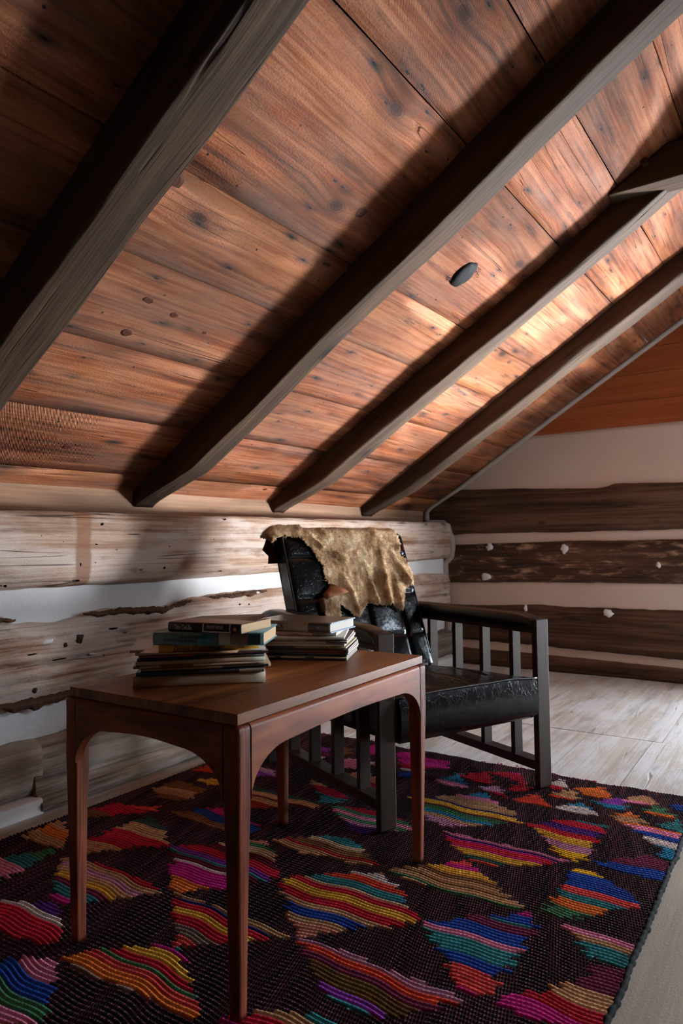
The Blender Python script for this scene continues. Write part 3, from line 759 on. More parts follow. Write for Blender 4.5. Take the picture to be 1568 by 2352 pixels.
def apron(length, axis, off, mat):
    """rail between two legs; the lower edge sweeps down into the legs"""
    h = length / 2 - LEGW
    rad, zlow = 0.095, FT - 0.055
    n = 14
    low = []
    for k in range(n + 1):                 # from the leg inwards: quarter ellipse, then a shallow arch
        a = R(90 * k / n)
        low.append((h - rad * (1 - math.cos(a)) * 1.15, FT - 0.135 + (0.135 - 0.055) * math.sin(a)))
    xin = low[-1][0]
    mid = [(xin * (1 - k / 6), zlow + 0.006 * math.sin(R(90 * k / 6))) for k in range(1, 7)]
    half = low + mid
    prof = [(x, z) for x, z in half] + [(-x, z) for x, z in reversed(half[:-1])]
    t = 0.021
    v, f = [], []
    for x, z in prof:
        col = [(off, z), (off + t, z), (off + t, FT - 0.009), (off + t - 0.0025, FT - 0.003), (off + t - 0.008, FT), (off, FT)]
        for (d, zz) in col:
            v.append((d, x, zz) if axis == 'y' else (x, d, zz))
    m = 6
    for i in range(len(prof) - 1):
        for j in range(m):
            f.append((i * m + j, i * m + (j + 1) % m, (i + 1) * m + (j + 1) % m, (i + 1) * m + j))
    f += [tuple(range(m)), tuple(range((len(prof) - 1) * m, len(prof) * m))]
    o = fix_normals(mesh_obj('apron', v, f, mat, table))
    do_bevel(o, 0.003, 2, 50)
    return o
a1 = apron(2 * FD, 'y', FW - 0.021, M['teak'])
a2 = apron(2 * FD, 'y', FW - 0.021, M['teak']); a2.rotation_euler.z = math.pi
a3 = apron(2 * FW, 'x', FD - 0.021, M['teak_x'])
a4 = apron(2 * FW, 'x', FD - 0.021, M['teak_x']); a4.rotation_euler.z = math.pi

# ================================================================== ARMCHAIR
chair = empty('armchair', (1.144, 2.043, RT), R(65.33))
tag(chair, 'black vinyl armchair with dark slatted wooden arms beside the table', 'armchair')
# local frame: x across the front, y backwards, z up
CZ = -RT
for s in (-1, 1):
    xa, xb = sorted((s * 0.295, s * 0.357))
    fp = box('leg', (xa, -0.001, 0), (xb, 0.022, 0.585 + CZ), M['chair_wood'], chair)
    do_bevel(fp, 0.006, 3)
    box('leg', (xa, 0.755, 0), (xb, 0.778, 0.535 + CZ), M['chair_wood'], chair, 0.004)
    sa, sb = sorted((s * 0.306, s * 0.346))
    for y in (0.13, 0.285, 0.44, 0.597):
        box('slat', (sa, y - 0.010, 0.10 + CZ), (sb, y + 0.010, 0.54 + CZ), M['chair_wood'], chair, 0.002, 1)
    ra, rb = sorted((s * 0.299, s * 0.353))
    box('bottom_rail', (ra, 0.022, 0.073 + CZ), (rb, 0.755, 0.103 + CZ), M['chair_wood'], chair, 0.003)
    arm = box('armrest', (xa, 0.0225, 0.536 + CZ), (xb, 0.80, 0.556 + CZ), M['chair_wood'], chair, 0.003)
    # padded top of the arm
    v = []
    nl = 40
    for i in range(nl + 1):
        t = i / nl
        y = 0.010 + (0.815 - 0.010) * t
        e = min(1.0, (t * 9) ** 0.6 if t > 0 else 0.0) * min(1.0, ((1 - t) * 12) ** 0.5 if t < 1 else 0.0)
        e = max(e, 0.12)
        top = 0.555 + 0.047 * (0.55 + 0.45 * e) - (0.02 if t < 0.02 else 0.0)
        for k in range(17):
            a = math.pi * k / 16
            cx, sn = math.cos(a), math.sin(a)
            px = (abs(cx) ** 0.45) * (1 if cx >= 0 else -1) * 0.0345
            v.append((s * 0.326 + px, y, 0.552 + CZ + (top - 0.552) * (abs(sn) ** 0.5)))
    f = grid_faces(nl + 1, 17) + [tuple(range(17)), tuple(range(nl * 17, nl * 17 + 17))] + [(i * 17, (i + 1) * 17, (i + 1) * 17 + 16, i * 17 + 16) for i in range(nl)]
    fix_normals(mesh_obj('arm_pad', v, f, M['vinyl_smooth'], arm, True))
box('back_rail', (-0.295, 0.757, 0.20 + CZ), (0.295, 0.776, 0.25 + CZ), M['chair_wood'], chair, 0.003)

# seat cushion: channelled vinyl
def seat_cushion():
    X, Y0, Y1 = 0.286, -0.004, 0.62
    nx, ny = 60, 44
    seams = (-0.143, 0.0, 0.148)
    v = []
    def top(x, y):
        q = (y - Y0) / (Y1 - Y0)
        z = 0.389 + 0.034 * (1 - abs(x / X) ** 3.0) * math.sin(math.pi * min(1, q * 0.9 + 0.04)) ** 0.7 - 0.045 * q
        for s in seams: z -= 0.0075 * math.exp(-((x - s) / 0.007) ** 2) * min(1, q * 5)
        return z + 0.0025 * nz(x * 9, y * 9, 4)
    for i in range(nx + 1):
        x = -X + 2 * X * i / nx
        for j in range(ny + 1):
            y = Y0 + (Y1 - Y0) * j / ny
            v.append((x, y, top(x, y) + CZ))
    f = grid_faces(nx + 1, ny + 1)
    # boxing around the sides with a bulge
    ring = [(i, 0) for i in range(nx + 1)] + [(nx, j) for j in range(1, ny + 1)] + [(i, ny) for i in range(nx - 1, -1, -1)] + [(0, j) for j in range(ny - 1, 0, -1)]
    idx = [i * (ny + 1) + j for i, j in ring]
    prev = idx
    rows = 9
    for r in range(1, rows + 1):
        cur = []
        for q in idx:
            x, y, z = v[q]
            fr = r / rows
            zb = (0.255 - 0.03 * (y - Y0) / (Y1 - Y0)) + CZ
            bulge = 0.013 * math.sin(math.pi * fr) ** 0.8 - (0.012 if r == rows else 0)
            nxp = x + (math.copysign(1, x) * (0.0 if bulge > 0 else bulge) if abs(x) > X - 1e-4 else 0)
            nyp = y + (-bulge if y < Y0 + 1e-4 else 0)
            cur.append(len(v)); v.append((nxp, nyp, z + (zb - z) * fr))
        n = len(idx)
        f += [(prev[k], prev[(k + 1) % n], cur[(k + 1) % n], cur[k]) for k in range(n)]
        prev = cur
    f.append(tuple(prev))
    o = fix_normals(mesh_obj('seat_cushion', v, f, M['vinyl'], chair, True)); o.data.set_sharp_from_angle(angle=R(50))
    pts = [(-X + 2 * X * i / 40, Y0 - 0.003, top(-X + 2 * X * i / 40, Y0) + CZ + 0.001) for i in range(41)]
    vv, ff = tube_geo(pts, 0.0035, 8)
    mesh_obj('piping', vv, ff, M['vinyl_smooth'], o, True)
    return o
seat_cushion()

# backrest, reclined; back frame: a across, b up along the face, c out of the face
BU = Vector((0, 0.376, 0.927)).normalized(); BN = Vector((0, -BU.z, BU.y)); BP = Vector((0, 0.57, 0.42 + CZ))
BT, BR, BA = 0.537, 0.043, 0.288
def bpt(a, b, c): return BP + Vector((a, 0, 0)) + BU * b + BN * c
def bsurf(a, s, c=0.0):
    """s = path length: up the front, over the rounded top, down the back"""
    f0 = BT - BR
    if s <= f0: return bpt(a, s, c)
    th = (s - f0) / BR
    if th <= math.pi: return bpt(a, f0 + (BR + c) * math.sin(th), -BR + (BR + c) * math.cos(th))
    return bpt(a, f0 - (s - f0 - math.pi * BR), -2 * BR - c)
def backrest():
    na = 64
    f0 = BT - BR
    ss = [-0.06 + (f0 + 0.06) * i / 60 for i in range(61)] + [f0 + BR * math.pi * k / 14 for k in range(1, 15)] + [f0 + BR * math.pi + 0.5 * k / 10 for k in range(1, 11)]
    seams, hs = (-0.125, 0.038, 0.198), (0.068, 0.24, 0.41)
    v = []
    for s in ss:
        lim = BA
        e = min(s, 2 * f0 + math.pi * BR - s)
        top = f0 + BR * math.pi / 2
        dtop = abs(s - top)
        if dtop < 0.10: lim = BA - 0.022 * (1 - dtop / 0.10) ** 2
        for i in range(na + 1):
            a = lim * (-1 + 2 * i / na)
            c = 0.0
            if s < f0 + 0.02:
                for q in seams: c -= 0.007 * math.exp(-((a - q) / 0.0065) ** 2)
                for q in hs: c -= 0.006 * math.exp(-((s - q) / 0.0065) ** 2)
                cell = 1.0
                for q in seams + (-BA, BA): cell = min(cell, abs(a - q) / 0.06)
                for q in hs + (-0.06, f0): cell = min(cell, abs(s - q) / 0.06)
                c += 0.004 * min(1, cell) ** 0.7 + 0.0015 * nz(a * 12, s * 12)
            ed = min(i, na - i)
            if ed < 2: c -= (0.004, 0.001)[ed]
            v.append(bsurf(a, s, c))
    n, m = len(ss), na + 1
    f = grid_faces(n, m)
    f += [tuple(i * m for i in range(n)), tuple(i * m + m - 1 for i in range(n))]
    f.append(tuple(range(m)) + tuple(range((n - 1) * m + m - 1, (n - 1) * m - 1, -1)))
    o = fix_normals(mesh_obj('backrest', v, f, M['vinyl'], chair, True)); o.data.set_sharp_from_angle(angle=R(50))
    P = [bpt(-BA, -0.02 + (f0 + 0.02) * i / 20, -0.004) for i in range(21)]
    P += [bsurf(-BA + 0.022 * math.sin(R(90) * k / 6), f0 + BR * (math.pi / 2) * k / 6 * 0.55, -0.002) for k in range(1, 7)]
    Q = [bpt(BA, -0.02 + (f0 + 0.02) * i / 20, -0.004) for i in range(21)]
    Q += [bsurf(BA - 0.022 * math.sin(R(90) * k / 6), f0 + BR * (math.pi / 2) * k / 6 * 0.55, -0.002) for k in range(1, 7)]
    vv, ff = tube_geo(P + Q[::-1], 0.0038, 8)
    mesh_obj('piping', vv, ff, M['vinyl_smooth'], o, True)
backrest()

# ================================================================== HIDE draped over the chair back
hide = empty('animal_hide', chair.location, R(65.33))
tag(hide, 'tan furry animal hide draped over the top of the black chair back', 'hide')
def fur_mat():
    nb = NB('tan_fur')
    o = nb.obj()
    n1 = nb.noise(o, 9.0, 4, 0.6); n2 = nb.noise(nb.vmul(o, (1, 1, 0.45)), 60.0, 4, 0.7); n3 = nb.noise(o, 22.0, 3)
    f = nb.math('ADD', nb.math('MULTIPLY', n1, 0.5), nb.math('ADD', nb.math('MULTIPLY', n2, 0.3), nb.math('MULTIPLY', n3, 0.2)))
    c = nb.ramp(f, [(0.36, srgb(104, 72, 44)), (0.44, srgb(182, 144, 102)), (0.53, srgb(226, 196, 154)), (0.64, srgb(248, 232, 206))])
    return nb.done(c, 0.85, nb.bump(n2, 0.6, 0.006), spec=0.15, **{'Sheen Weight': 0.25})
M['fur'] = fur_mat()
M['leather'] = simple('raw_leather', srgb(132, 78, 46), 0.7, 0.2, 40, 0.5)
M['leather_dark'] = simple('raw_leather_dark', srgb(86, 48, 30), 0.6, 0.3, 18, 0.3)
OUT = [(-0.352, 0.575), (-0.285, 0.62), (-0.255, 0.74), (-0.20, 0.80), (-0.05, 0.78), (0.10, 0.82), (0.22, 0.76), (0.255, 0.60), (0.262, 0.514), (0.268, 0.451), (0.25, 0.422), (0.254, 0.403), (0.273, 0.388), (0.29, 0.315), (0.268, 0.286), (0.28, 0.271), (0.236, 0.265), (0.206, 0.206), (0.182, 0.160), (0.16, 0.172), (0.137, 0.188), (0.095, 0.188), (0.067, 0.196), (0.028, 0.206), (0.005, 0.182), (-0.031, 0.146), (-0.057, 0.158), (-0.079, 0.190), (-0.104, 0.206), (-0.111, 0.150), (-0.123, 0.128), (-0.171, 0.134), (-0.184, 0.160), (-0.173, 0.231), (-0.122, 0.286), (-0.139, 0.31), (-0.14, 0.366), (-0.161, 0.409), (-0.175, 0.445), (-0.198, 0.467), (-0.215, 0.488), (-0.29, 0.494), (-0.345, 0.492), (-0.352, 0.535)]
def inpoly(x, y, poly):
    x, y = np.asarray(x), np.asarray(y)
    c = np.zeros(x.shape, bool)
    n = len(poly)
    for i in range(n):
        x0, y0 = poly[i]; x1, y1 = poly[i - 1]
        if y0 == y1: continue
        c ^= ((y0 > y) != (y1 > y)) & (x < (x1 - x0) * (y - y0) / (y1 - y0) + x0)
    return c
def segd(p, a, b):
    ax, ay = a; bx, by = b
    t = max(0, min(1, ((p[0] - ax) * (bx - ax) + (p[1] - ay) * (by - ay)) / ((bx - ax) ** 2 + (by - ay) ** 2)))
    return math.hypot(p[0] - ax - t * (bx - ax), p[1] - ay - t * (by - ay)), t
FOLDS = [((0.155, 0.43), (0.128, 0.20), 0.026, 0.018), ((0.212, 0.41), (0.262, 0.285), 0.024, 0.016), ((-0.035, 0.26), (-0.028, 0.175), 0.018, 0.012), ((-0.06, 0.33), (-0.035, 0.25), 0.012, 0.012),
         ((-0.205, 0.55), (-0.129, 0.45), 0.012, 0.012), ((-0.129, 0.45), (-0.026, 0.40), 0.008, 0.012), ((0.06, 0.36), (0.075, 0.21), 0.014, 0.014), ((0.20, 0.33), (0.18, 0.18), 0.016, 0.014)]
def hide_c(a, s):
    c = 0.010 + 0.006 * nz(a * 16, s * 12, 2) + 0.003 * nz(a * 45, s * 40)
    for p, q, h, w in FOLDS:
        d, t = segd((a, s), p, q)
        c += h * (0.25 + 0.75 * t) * math.exp(-(d / w) ** 2)
    if s < 0.30: c += 0.010 * (0.30 - s) / 0.12
    if a < -0.2 and s > 0.45: c += 0.014 * math.exp(-((s - 0.525) / 0.05) ** 2)
    return max(0.010, c)
def hide_mesh():
    st = 0.0042
    aa = np.arange(-0.37, 0.31, st); sv = np.arange(0.12, 0.84, st)
    A, S = np.meshgrid((aa[:-1] + aa[1:]) / 2, (sv[:-1] + sv[1:]) / 2, indexing='ij')
    jit = 0.006 * (rng.random(A.shape) - 0.5)
    inside = inpoly(A + jit, S + jit, OUT)
    idx, v, f, uv = {}, [], [], []
    def vid(i, j):
        if (i, j) not in idx:
            idx[(i, j)] = len(v); a, s = float(aa[i]), float(sv[j])
            p = bsurf(a, s, hide_c(a, s))
            over = abs(a) - 0.285
            if over > 0: p = p + Vector((0, 0, -over * over * 6.0))
            v.append(p); uv.append((a, s))
        return idx[(i, j)]
    for i, j in zip(*np.nonzero(inside)):
        f.append((vid(i, j), vid(i + 1, j), vid(i + 1, j + 1), vid(i, j + 1)))
    o = mesh_obj('skin', v, f, M['fur'], hide, True)
    o['label'] = 'tan fur side of the hide'
    sol = o.modifiers.new('solid', 'SOLIDIFY'); sol.thickness = 0.0025; sol.offset = -1
    # short fur lying downwards
    fv, ff = [], []
    me = o.data
    for poly in me.polygons:
        for _ in range(3):
            q = [Vector(v[k]) for k in poly.vertices]
            u, w = random.random(), random.random()
            p = q[0].lerp(q[1], u).lerp(q[3].lerp(q[2], u), w)
            n = poly.normal
            down = (q[0] - q[3]).normalized()
            d = (down * 0.8 + n * random.uniform(0.35, 0.9) + Vector((random.gauss(0, .3), random.gauss(0, .3), random.gauss(0, .3)))).normalized()
            L = random.uniform(0.005, 0.011)
            side = d.cross(n).normalized() * 0.0009
            b = len(fv)
            fv += [tuple(p - side), tuple(p + side), tuple(p + d * L)]; ff.append((b, b + 1, b + 2))
    fu = mesh_obj('fur', fv, ff, M['fur'], hide)
    fu['kind'] = 'stuff'
    return o
hide_mesh()
def flap(name, pts, thick, mat, bulge=0.012):
    """small curled scrap of hide: pts (a, s, c) outline"""
    n = len(pts)
    ce = tuple(sum(p[k] for p in pts) / n for k in range(3))
    v = [bsurf(ce[0], ce[1], ce[2] + bulge)] + [bsurf(*[(p[k] + ce[k]) / 2 if k < 2 else (p[k] + ce[k]) / 2 + bulge * 0.7 for k in range(3)]) for p in pts] + [bsurf(*p) for p in pts]
    f = [(0, 1 + i, 1 + (i + 1) % n) for i in range(n)] + [(1 + i, 1 + n + i, 1 + n + (i + 1) % n, 1 + (i + 1) % n) for i in range(n)]
    o = fix_normals(mesh_obj(name, v, f, mat, hide, True))
    sol = o.modifiers.new('solid', 'SOLIDIFY'); sol.thickness = thick
    o['label'] = 'bare brown leather edge curling over'
    return o
flap('leather_flap', [(-0.128, 0.288, 0.022), (-0.085, 0.262, 0.036), (-0.062, 0.247, 0.034), (-0.10, 0.238, 0.036), (-0.135, 0.235, 0.03), (-0.168, 0.222, 0.034), (-0.178, 0.243, 0.03), (-0.152, 0.262, 0.026)], 0.003, M['leather'], 0.002)
flap('leather_flap', [(-0.19, 0.23, 0.012), (-0.172, 0.236, 0.018), (-0.168, 0.20, 0.024), (-0.178, 0.17, 0.02), (-0.192, 0.18, 0.012)], 0.003, M['leather_dark'], 0.004)
flap('leather_flap', [(-0.27, 0.60, 0.012), (-0.315, 0.60, 0.012), (-0.335, 0.64, 0.014), (-0.312, 0.67, 0.012), (-0.322, 0.70, 0.012), (-0.28, 0.70, 0.010)], 0.003, M['leather_dark'], 0.01)
flap('leather_flap', [(0.262, 0.452, 0.012), (0.272, 0.455, 0.02), (0.268, 0.43, 0.028), (0.255, 0.42, 0.02)], 0.003, M['leather_dark'], 0.004)

# ================================================================== BOOKS AND MAGAZINES
def paper(name, col):
    nb = NB(name)
    s = nb.sep(nb.obj())
    n = nb.noise(nb.vec(nb.math('MULTIPLY', s[0], 3.0), nb.math('MULTIPLY', s[1], 3.0), nb.math('MULTIPLY', s[2], 1500.0)), 1.0, 2)
    f = nb.math('MULTIPLY_ADD', n, 0.35, 0.8)
    return nb.done(nb.mix(1.0, col, nb.vec(f, f, f), 'MULTIPLY'), 0.8, nb.bump(n, 0.2, 0.001), spec=0.2)
PAPER = {'cream': paper('cream_pages', srgb(226, 190, 150)), 'white': paper('white_pages', srgb(232, 226, 216)), 'tan': paper('tan_pages', srgb(178, 138, 104)), 'grey': paper('grey_pages', srgb(196, 184, 172))}
COV = {}
def cover_mat(c, rough=0.35):
    k = (c, rough)
    if k not in COV: COV[k] = simple('cover_%d_%d_%d' % c, srgb(*[min(245, q * 1.42) for q in c]), rough, 0.5, 25, 0.12)
    return COV[k]

def book(name, label, cat, loc, ang, L, D, T, cov, pages, hard=True, group=None, over=0.003, curl=0.0, bands=()):
    """local frame: x along the spine, y from spine to fore-edge, z up; origin at the spine's left bottom corner"""
    e = empty(name, loc, R(ang)); tag(e, label, cat, group)
    cm = cover_mat(cov)
    ct = 0.0022 if hard else min(0.0006, T * 0.12)
    o = over if hard else 0.0
    nb_ = 8
    # cover: bottom board, spine, top board as one bent sheet
    sec = [(D, 0.0), (0.004, 0.0)] + [(0.004 - 0.004 * math.sin(R(180) * k / nb_), T / 2 - (T / 2) * math.cos(R(180) * k / nb_)) for k in range(1, nb_)] + [(0.004, T)] + [(0.004 + (D - 0.004) * k / 6, T + curl * (k / 6) ** 3) for k in range(1, 7)]
    v = [(x, y, z) for x in (0.0, L * 0.25, L * 0.5, L * 0.75, L) for (y, z) in [(yy, zz + (0.0 if zz <= T else (zz - T) * (x / L - 1))) for yy, zz in sec]]
    m = len(sec)
    c = mesh_obj('cover', v, grid_faces(5, m), cm, e, False)
    fix_normals(c)
    for p in c.data.polygons: p.use_smooth = True
    inner = Vector((L / 2, D / 2, T / 2))
    sol = c.modifiers.new('solid', 'SOLIDIFY'); sol.thickness = ct; sol.offset = 0
    pm = PAPER[pages]
    if hard:
        box('page_block', (o, 0.005, ct * 0.6), (L - o, D - o, T - ct * 0.6), pm, e)
    else:
        # soft page block, edges slightly wavy
        n = 10; vv = []
        for i in range(n + 1):
            x = 0.0005 + (L - 0.001) * i / n
            for (y, z) in ((0.003, ct * .8), (D - 0.001, ct * .8), (D - 0.001, T - ct * .8), (0.003, T - ct * .8)):
                vv.append((x, y + (0.0012 * nz(x * 40, z * 900) if y > 0.01 else 0), z))
        ff = [(i * 4 + j, i * 4 + (j + 1) % 4, (i + 1) * 4 + (j + 1) % 4, (i + 1) * 4 + j) for i in range(n) for j in range(4)] + [(0, 1, 2, 3), (n * 4, n * 4 + 1, n * 4 + 2, n * 4 + 3)]
        fix_normals(mesh_obj('page_block', vv, ff, pm, e))
    for (x0, x1, col) in bands:            # printed panels on the spine
        w = [(0.004 - 0.004 * math.sin(R(180) * k / nb_) - ct * 0.5 - 0.0003, T / 2 - (T / 2) * math.cos(R(180) * k / nb_)) for k in range(1, nb_)]
        vv = [(x, y, z) for x in (x0 * L, x1 * L) for (y, z) in w]
        b = mesh_obj('spine_print', vv, grid_faces(2, len(w)), cover_mat(col), e, True)
        fix_normals(b)
    return e
def spine_text(e, body, x, z, size, col, sx=1.0, space=1.0):
    text_part(body, size, (x, -0.0022, z), (R(90), 0, 0), cover_mat(col, 0.6), e, 'lettering', sx, space)

TZ = 0.5502
def along(p, ang, dx, dy=0.0):
    a = R(ang); return (p[0] + dx * math.cos(a) - dy * math.sin(a), p[1] + dx * math.sin(a) + dy * math.cos(a))
# --- left pile
P0, A0 = (0.853, 0.958), 44.0
book('book', 'thick plain greyish beige book at the very bottom of the left pile', 'book', (*P0, TZ), A0, 0.279, 0.200, 0.0245, (146, 134, 116), 'white', False)
z = TZ + 0.0247
G = 'magazines piled on the table'
def magazine(label, loc, ang, L, D, T, cov, bands=(), pages='white'):
    return book('magazine', label, 'magazine', loc, ang, L, D, T, cov, pages, False, G, bands=bands)
left = [('navy and black magazine lying directly on the beige bottom book', 0.0085, (26, 28, 38), 0.000, -0.004, 0.0, ((0.02, 0.28, (34, 58, 104)), (0.28, 0.34, (60, 64, 76)), (0.8, 1.0, (120, 112, 104)))),
        ('tan magazine above the navy one in the left pile', 0.0070, (118, 100, 80), 0.010, 0.002, 1.0, ((0.62, 0.98, (38, 36, 42)),)),
        ('magazine with white printed brown spine in the left pile', 0.0065, (92, 74, 62), -0.006, 0.000, 1.3, ((0.05, 0.2, (150, 140, 128)), (0.45, 0.95, (156, 146, 132)))),
        ('thick plain grey magazine in the middle of the left pile', 0.0090, (134, 128, 118), 0.000, -0.002, 1.5, ()),
        ('black spined magazine above the thick grey one, left pile', 0.0060, (22, 20, 20), 0.002, 0.001, 1.6, ((0.5, 0.75, (48, 42, 44)),)),
        ('dark magazine with a plum red spine end in the left pile', 0.0060, (62, 46, 44), 0.006, 0.003, 1.8, ((0.02, 0.3, (116, 52, 70)), (0.3, 0.42, (150, 62, 40)), (0.75, 1.0, (62, 40, 58)))),
        ('grey magazine second from the top of the left pile', 0.0058, (128, 122, 112), -0.002, 0.002, 2.0, ()),
        ('topmost grey magazine of the left pile, jutting out leftwards', 0.0058, (124, 118, 108), -0.014, 0.004, 2.2, ())]
for lb, T, cov, dx, dy, da, bands in left:
    px, py = along(P0, A0, dx + 0.006, dy)
    magazine(lb, (px, py, z), A0 + da, 0.272 + random.uniform(-0.003, 0.006), 0.205, T - 0.0002, cov, bands)
    z += T
zL = z
book('booklet', 'thin tan booklet sticking out left under the yellow paperback', 'booklet', (0.898, 0.938, zL + 0.0002), 33.0, 0.20, 0.115, 0.0016, (168, 134, 104), 'tan', False)
zL += 0.0019
yb = book('book', 'yellow spined paperback squeezed under the teal hardback, left pile', 'book', (0.934, 0.957, zL + 0.0003), 46.6, 0.205, 0.130, 0.0145, (158, 118, 36), 'tan', False)
spine_text(yb, 'Dance of the Happy Shades', 0.030, 0.0072, 0.0135, (34, 26, 16), 0.95)
zL += 0.0152
tb = book('book', 'teal hardback with a painted spine, second from the top of the left pile', 'book', (0.918, 0.956, zL), 29.0, 0.232, 0.150, 0.0245, (74, 108, 112), 'cream', True,
          bands=((0.44, 0.53, (40, 92, 116)), (0.53, 0.60, (58, 84, 84)), (0.60, 0.70, (150, 152, 138)), (0.70, 0.86, (104, 88, 80)), (0.86, 0.97, (26, 58, 60))))
spine_text(tb, 'MUSGRAVE', 0.022, 0.0105, 0.0068, (48, 66, 66))
spine_text(tb, 'THE DANCING', 0.056, 0.0155, 0.0092, (20, 28, 30), 0.92)
spine_text(tb, 'CHICKEN', 0.056, 0.0075, 0.0092, (20, 28, 30), 0.92)
zL += 0.0255
wb = book('book', 'black spined paperback with lifted cover on top of the left pile', 'book', (0.925, 0.990, zL), 12.0, 0.176, 0.128, 0.0185, (24, 22, 22), 'cream', False, curl=0.010,
          bands=((0.485, 0.50, (176, 168, 152)), (0.845, 0.862, (176, 168, 152)), (0.50, 0.845, (30, 28, 28))))
tc = mesh_obj('cover_print', [(0.001, 0.006, 0.0193), (0.175, 0.006, 0.0193), (0.175, 0.085, 0.0200), (0.001, 0.085, 0.0196)], [(0, 1, 2, 3)], cover_mat((96, 82, 74)), wb)
spine_text(wb, 'Don DeLillo', 0.018, 0.0092, 0.0145, (168, 158, 142), 0.62, 0.95)
spine_text(wb, 'WHITE NOISE', 0.096, 0.0115, 0.0088, (150, 142, 130), 0.72)
box('spine_rule', (0.086, -0.0028, 0.0012), (0.150, -0.0022, 0.0036), cover_mat((170, 160, 144)), wb)
vv, ff = tube_geo([(0.163, -0.0018, 0.0092), (0.163, -0.0026, 0.0092)], 0.0042, 16)
em = mesh_obj('emblem', vv, ff, cover_mat((172, 84, 44)), wb)
vv, ff = tube_geo([(0.163, -0.0025, 0.0092), (0.163, -0.0029, 0.0092)], [0.0024, 0.0016], 10)
mesh_obj('emblem_figure', vv, ff, cover_mat((212, 176, 130)), em)

# --- right pile
PR, AR = (1.053, 1.472), 24.0
zz = TZ
right = [('black magazine at the very bottom of the right pile', 0.0040, (24, 22, 22), 0.000, 0.0, 0.0, ()),
         ('cream spined magazine with small black print near the bottom, right pile', 0.0058, (142, 130, 106), 0.000, 0.0, 0.5, ((0.60, 0.68, (40, 34, 28)), (0.30, 0.36, (60, 52, 44)))),
         ('thin black magazine above the cream spined one, right pile', 0.0045, (20, 19, 20), 0.000, 0.002, -0.5, ()),
         ('black magazine with pale line, third black one up, right pile', 0.0055, (30, 27, 26), 0.003, 0.001, 0.0, ((0.62, 0.98, (72, 62, 52)),)),
         ('magazine with dull red and green spine in the right pile', 0.0050, (70, 58, 50), 0.004, 0.002, 0.8, ((0.1, 0.45, (74, 82, 70)), (0.55, 0.95, (118, 58, 42)))),
         ('dark brown magazine under the olive one, right pile', 0.0050, (44, 34, 30), 0.004, 0.0, 1.0, ()),
         ('magazine with olive and black spine in the right pile', 0.0050, (96, 86, 56), -0.002, 0.001, 0.5, ((0.2, 0.5, (30, 28, 26)),)),
         ('thick plain grey magazine halfway up the right pile', 0.0082, (140, 134, 124), -0.006, 0.003, 1.5, ()),
         ('grey magazine with a dark end above the thick grey one, right pile', 0.0058, (132, 122, 112), 0.001, 0.0, 2.5, ((0.8, 1.0, (40, 34, 40)),)),
         ('dark speckled magazine near the top of the right pile', 0.0048, (56, 48, 46), 0.000, 0.004, 3.5, ((0.3, 0.6, (110, 98, 88)),)),
         ('uppermost grey magazine of the right pile, pages fanning out', 0.0072, (130, 124, 114), -0.006, 0.002, 6.0, ())]
for k, (lb, T, cov, dx, dy, da, bands) in enumerate(right):
    L = 0.272
    px, py = along(PR, AR + da, dx - L, dy)
    magazine(lb, (px, py, zz), AR + da, L, 0.180 + 0.002 * k, T - 0.0002, cov, bands, 'white')
    zz += T
sb = book('book', 'thin grey softcover under the top hardback of the right pile', 'book', (*along((1.022, 1.470), 24, -0.235, 0.0), zz), 24.0, 0.235, 0.165, 0.0085, (122, 110, 98), 'white', False)
spine_text(sb, 'STORY', 0.115, 0.0042, 0.0075, (44, 36, 32)); spine_text(sb, 'KATE', 0.172, 0.0042, 0.0075, (44, 36, 32))
zz += 0.0090
hb = book('book', 'grey spined hardback with blue boards on top of the right pile', 'book', (*along((1.016, 1.452), 8.0, -0.232, 0.0), zz), 8.0, 0.232, 0.150, 0.0255, (116, 108, 98), 'white', True,
          bands=((0.72, 0.985, (52, 42, 38)),))
blue = cover_mat((70, 96, 124))
box('board_edge', (0.228, 0.004, -0.0006), (0.2335, 0.1505, 0.0024), blue, hb); box('board_edge', (0.228, 0.004, 0.0232), (0.2335, 0.1505, 0.0262), blue, hb)
box('dust_jacket_top', (0.0, 0.003, 0.0262), (0.232, 0.151, 0.0268), cover_mat((82, 72, 66), 0.22), hb)
spine_text(hb, 'CK', 0.070, 0.0135, 0.020, (36, 36, 40), 0.9)
spine_text(hb, '85', 0.194, 0.0135, 0.008, (150, 130, 104), 0.9)

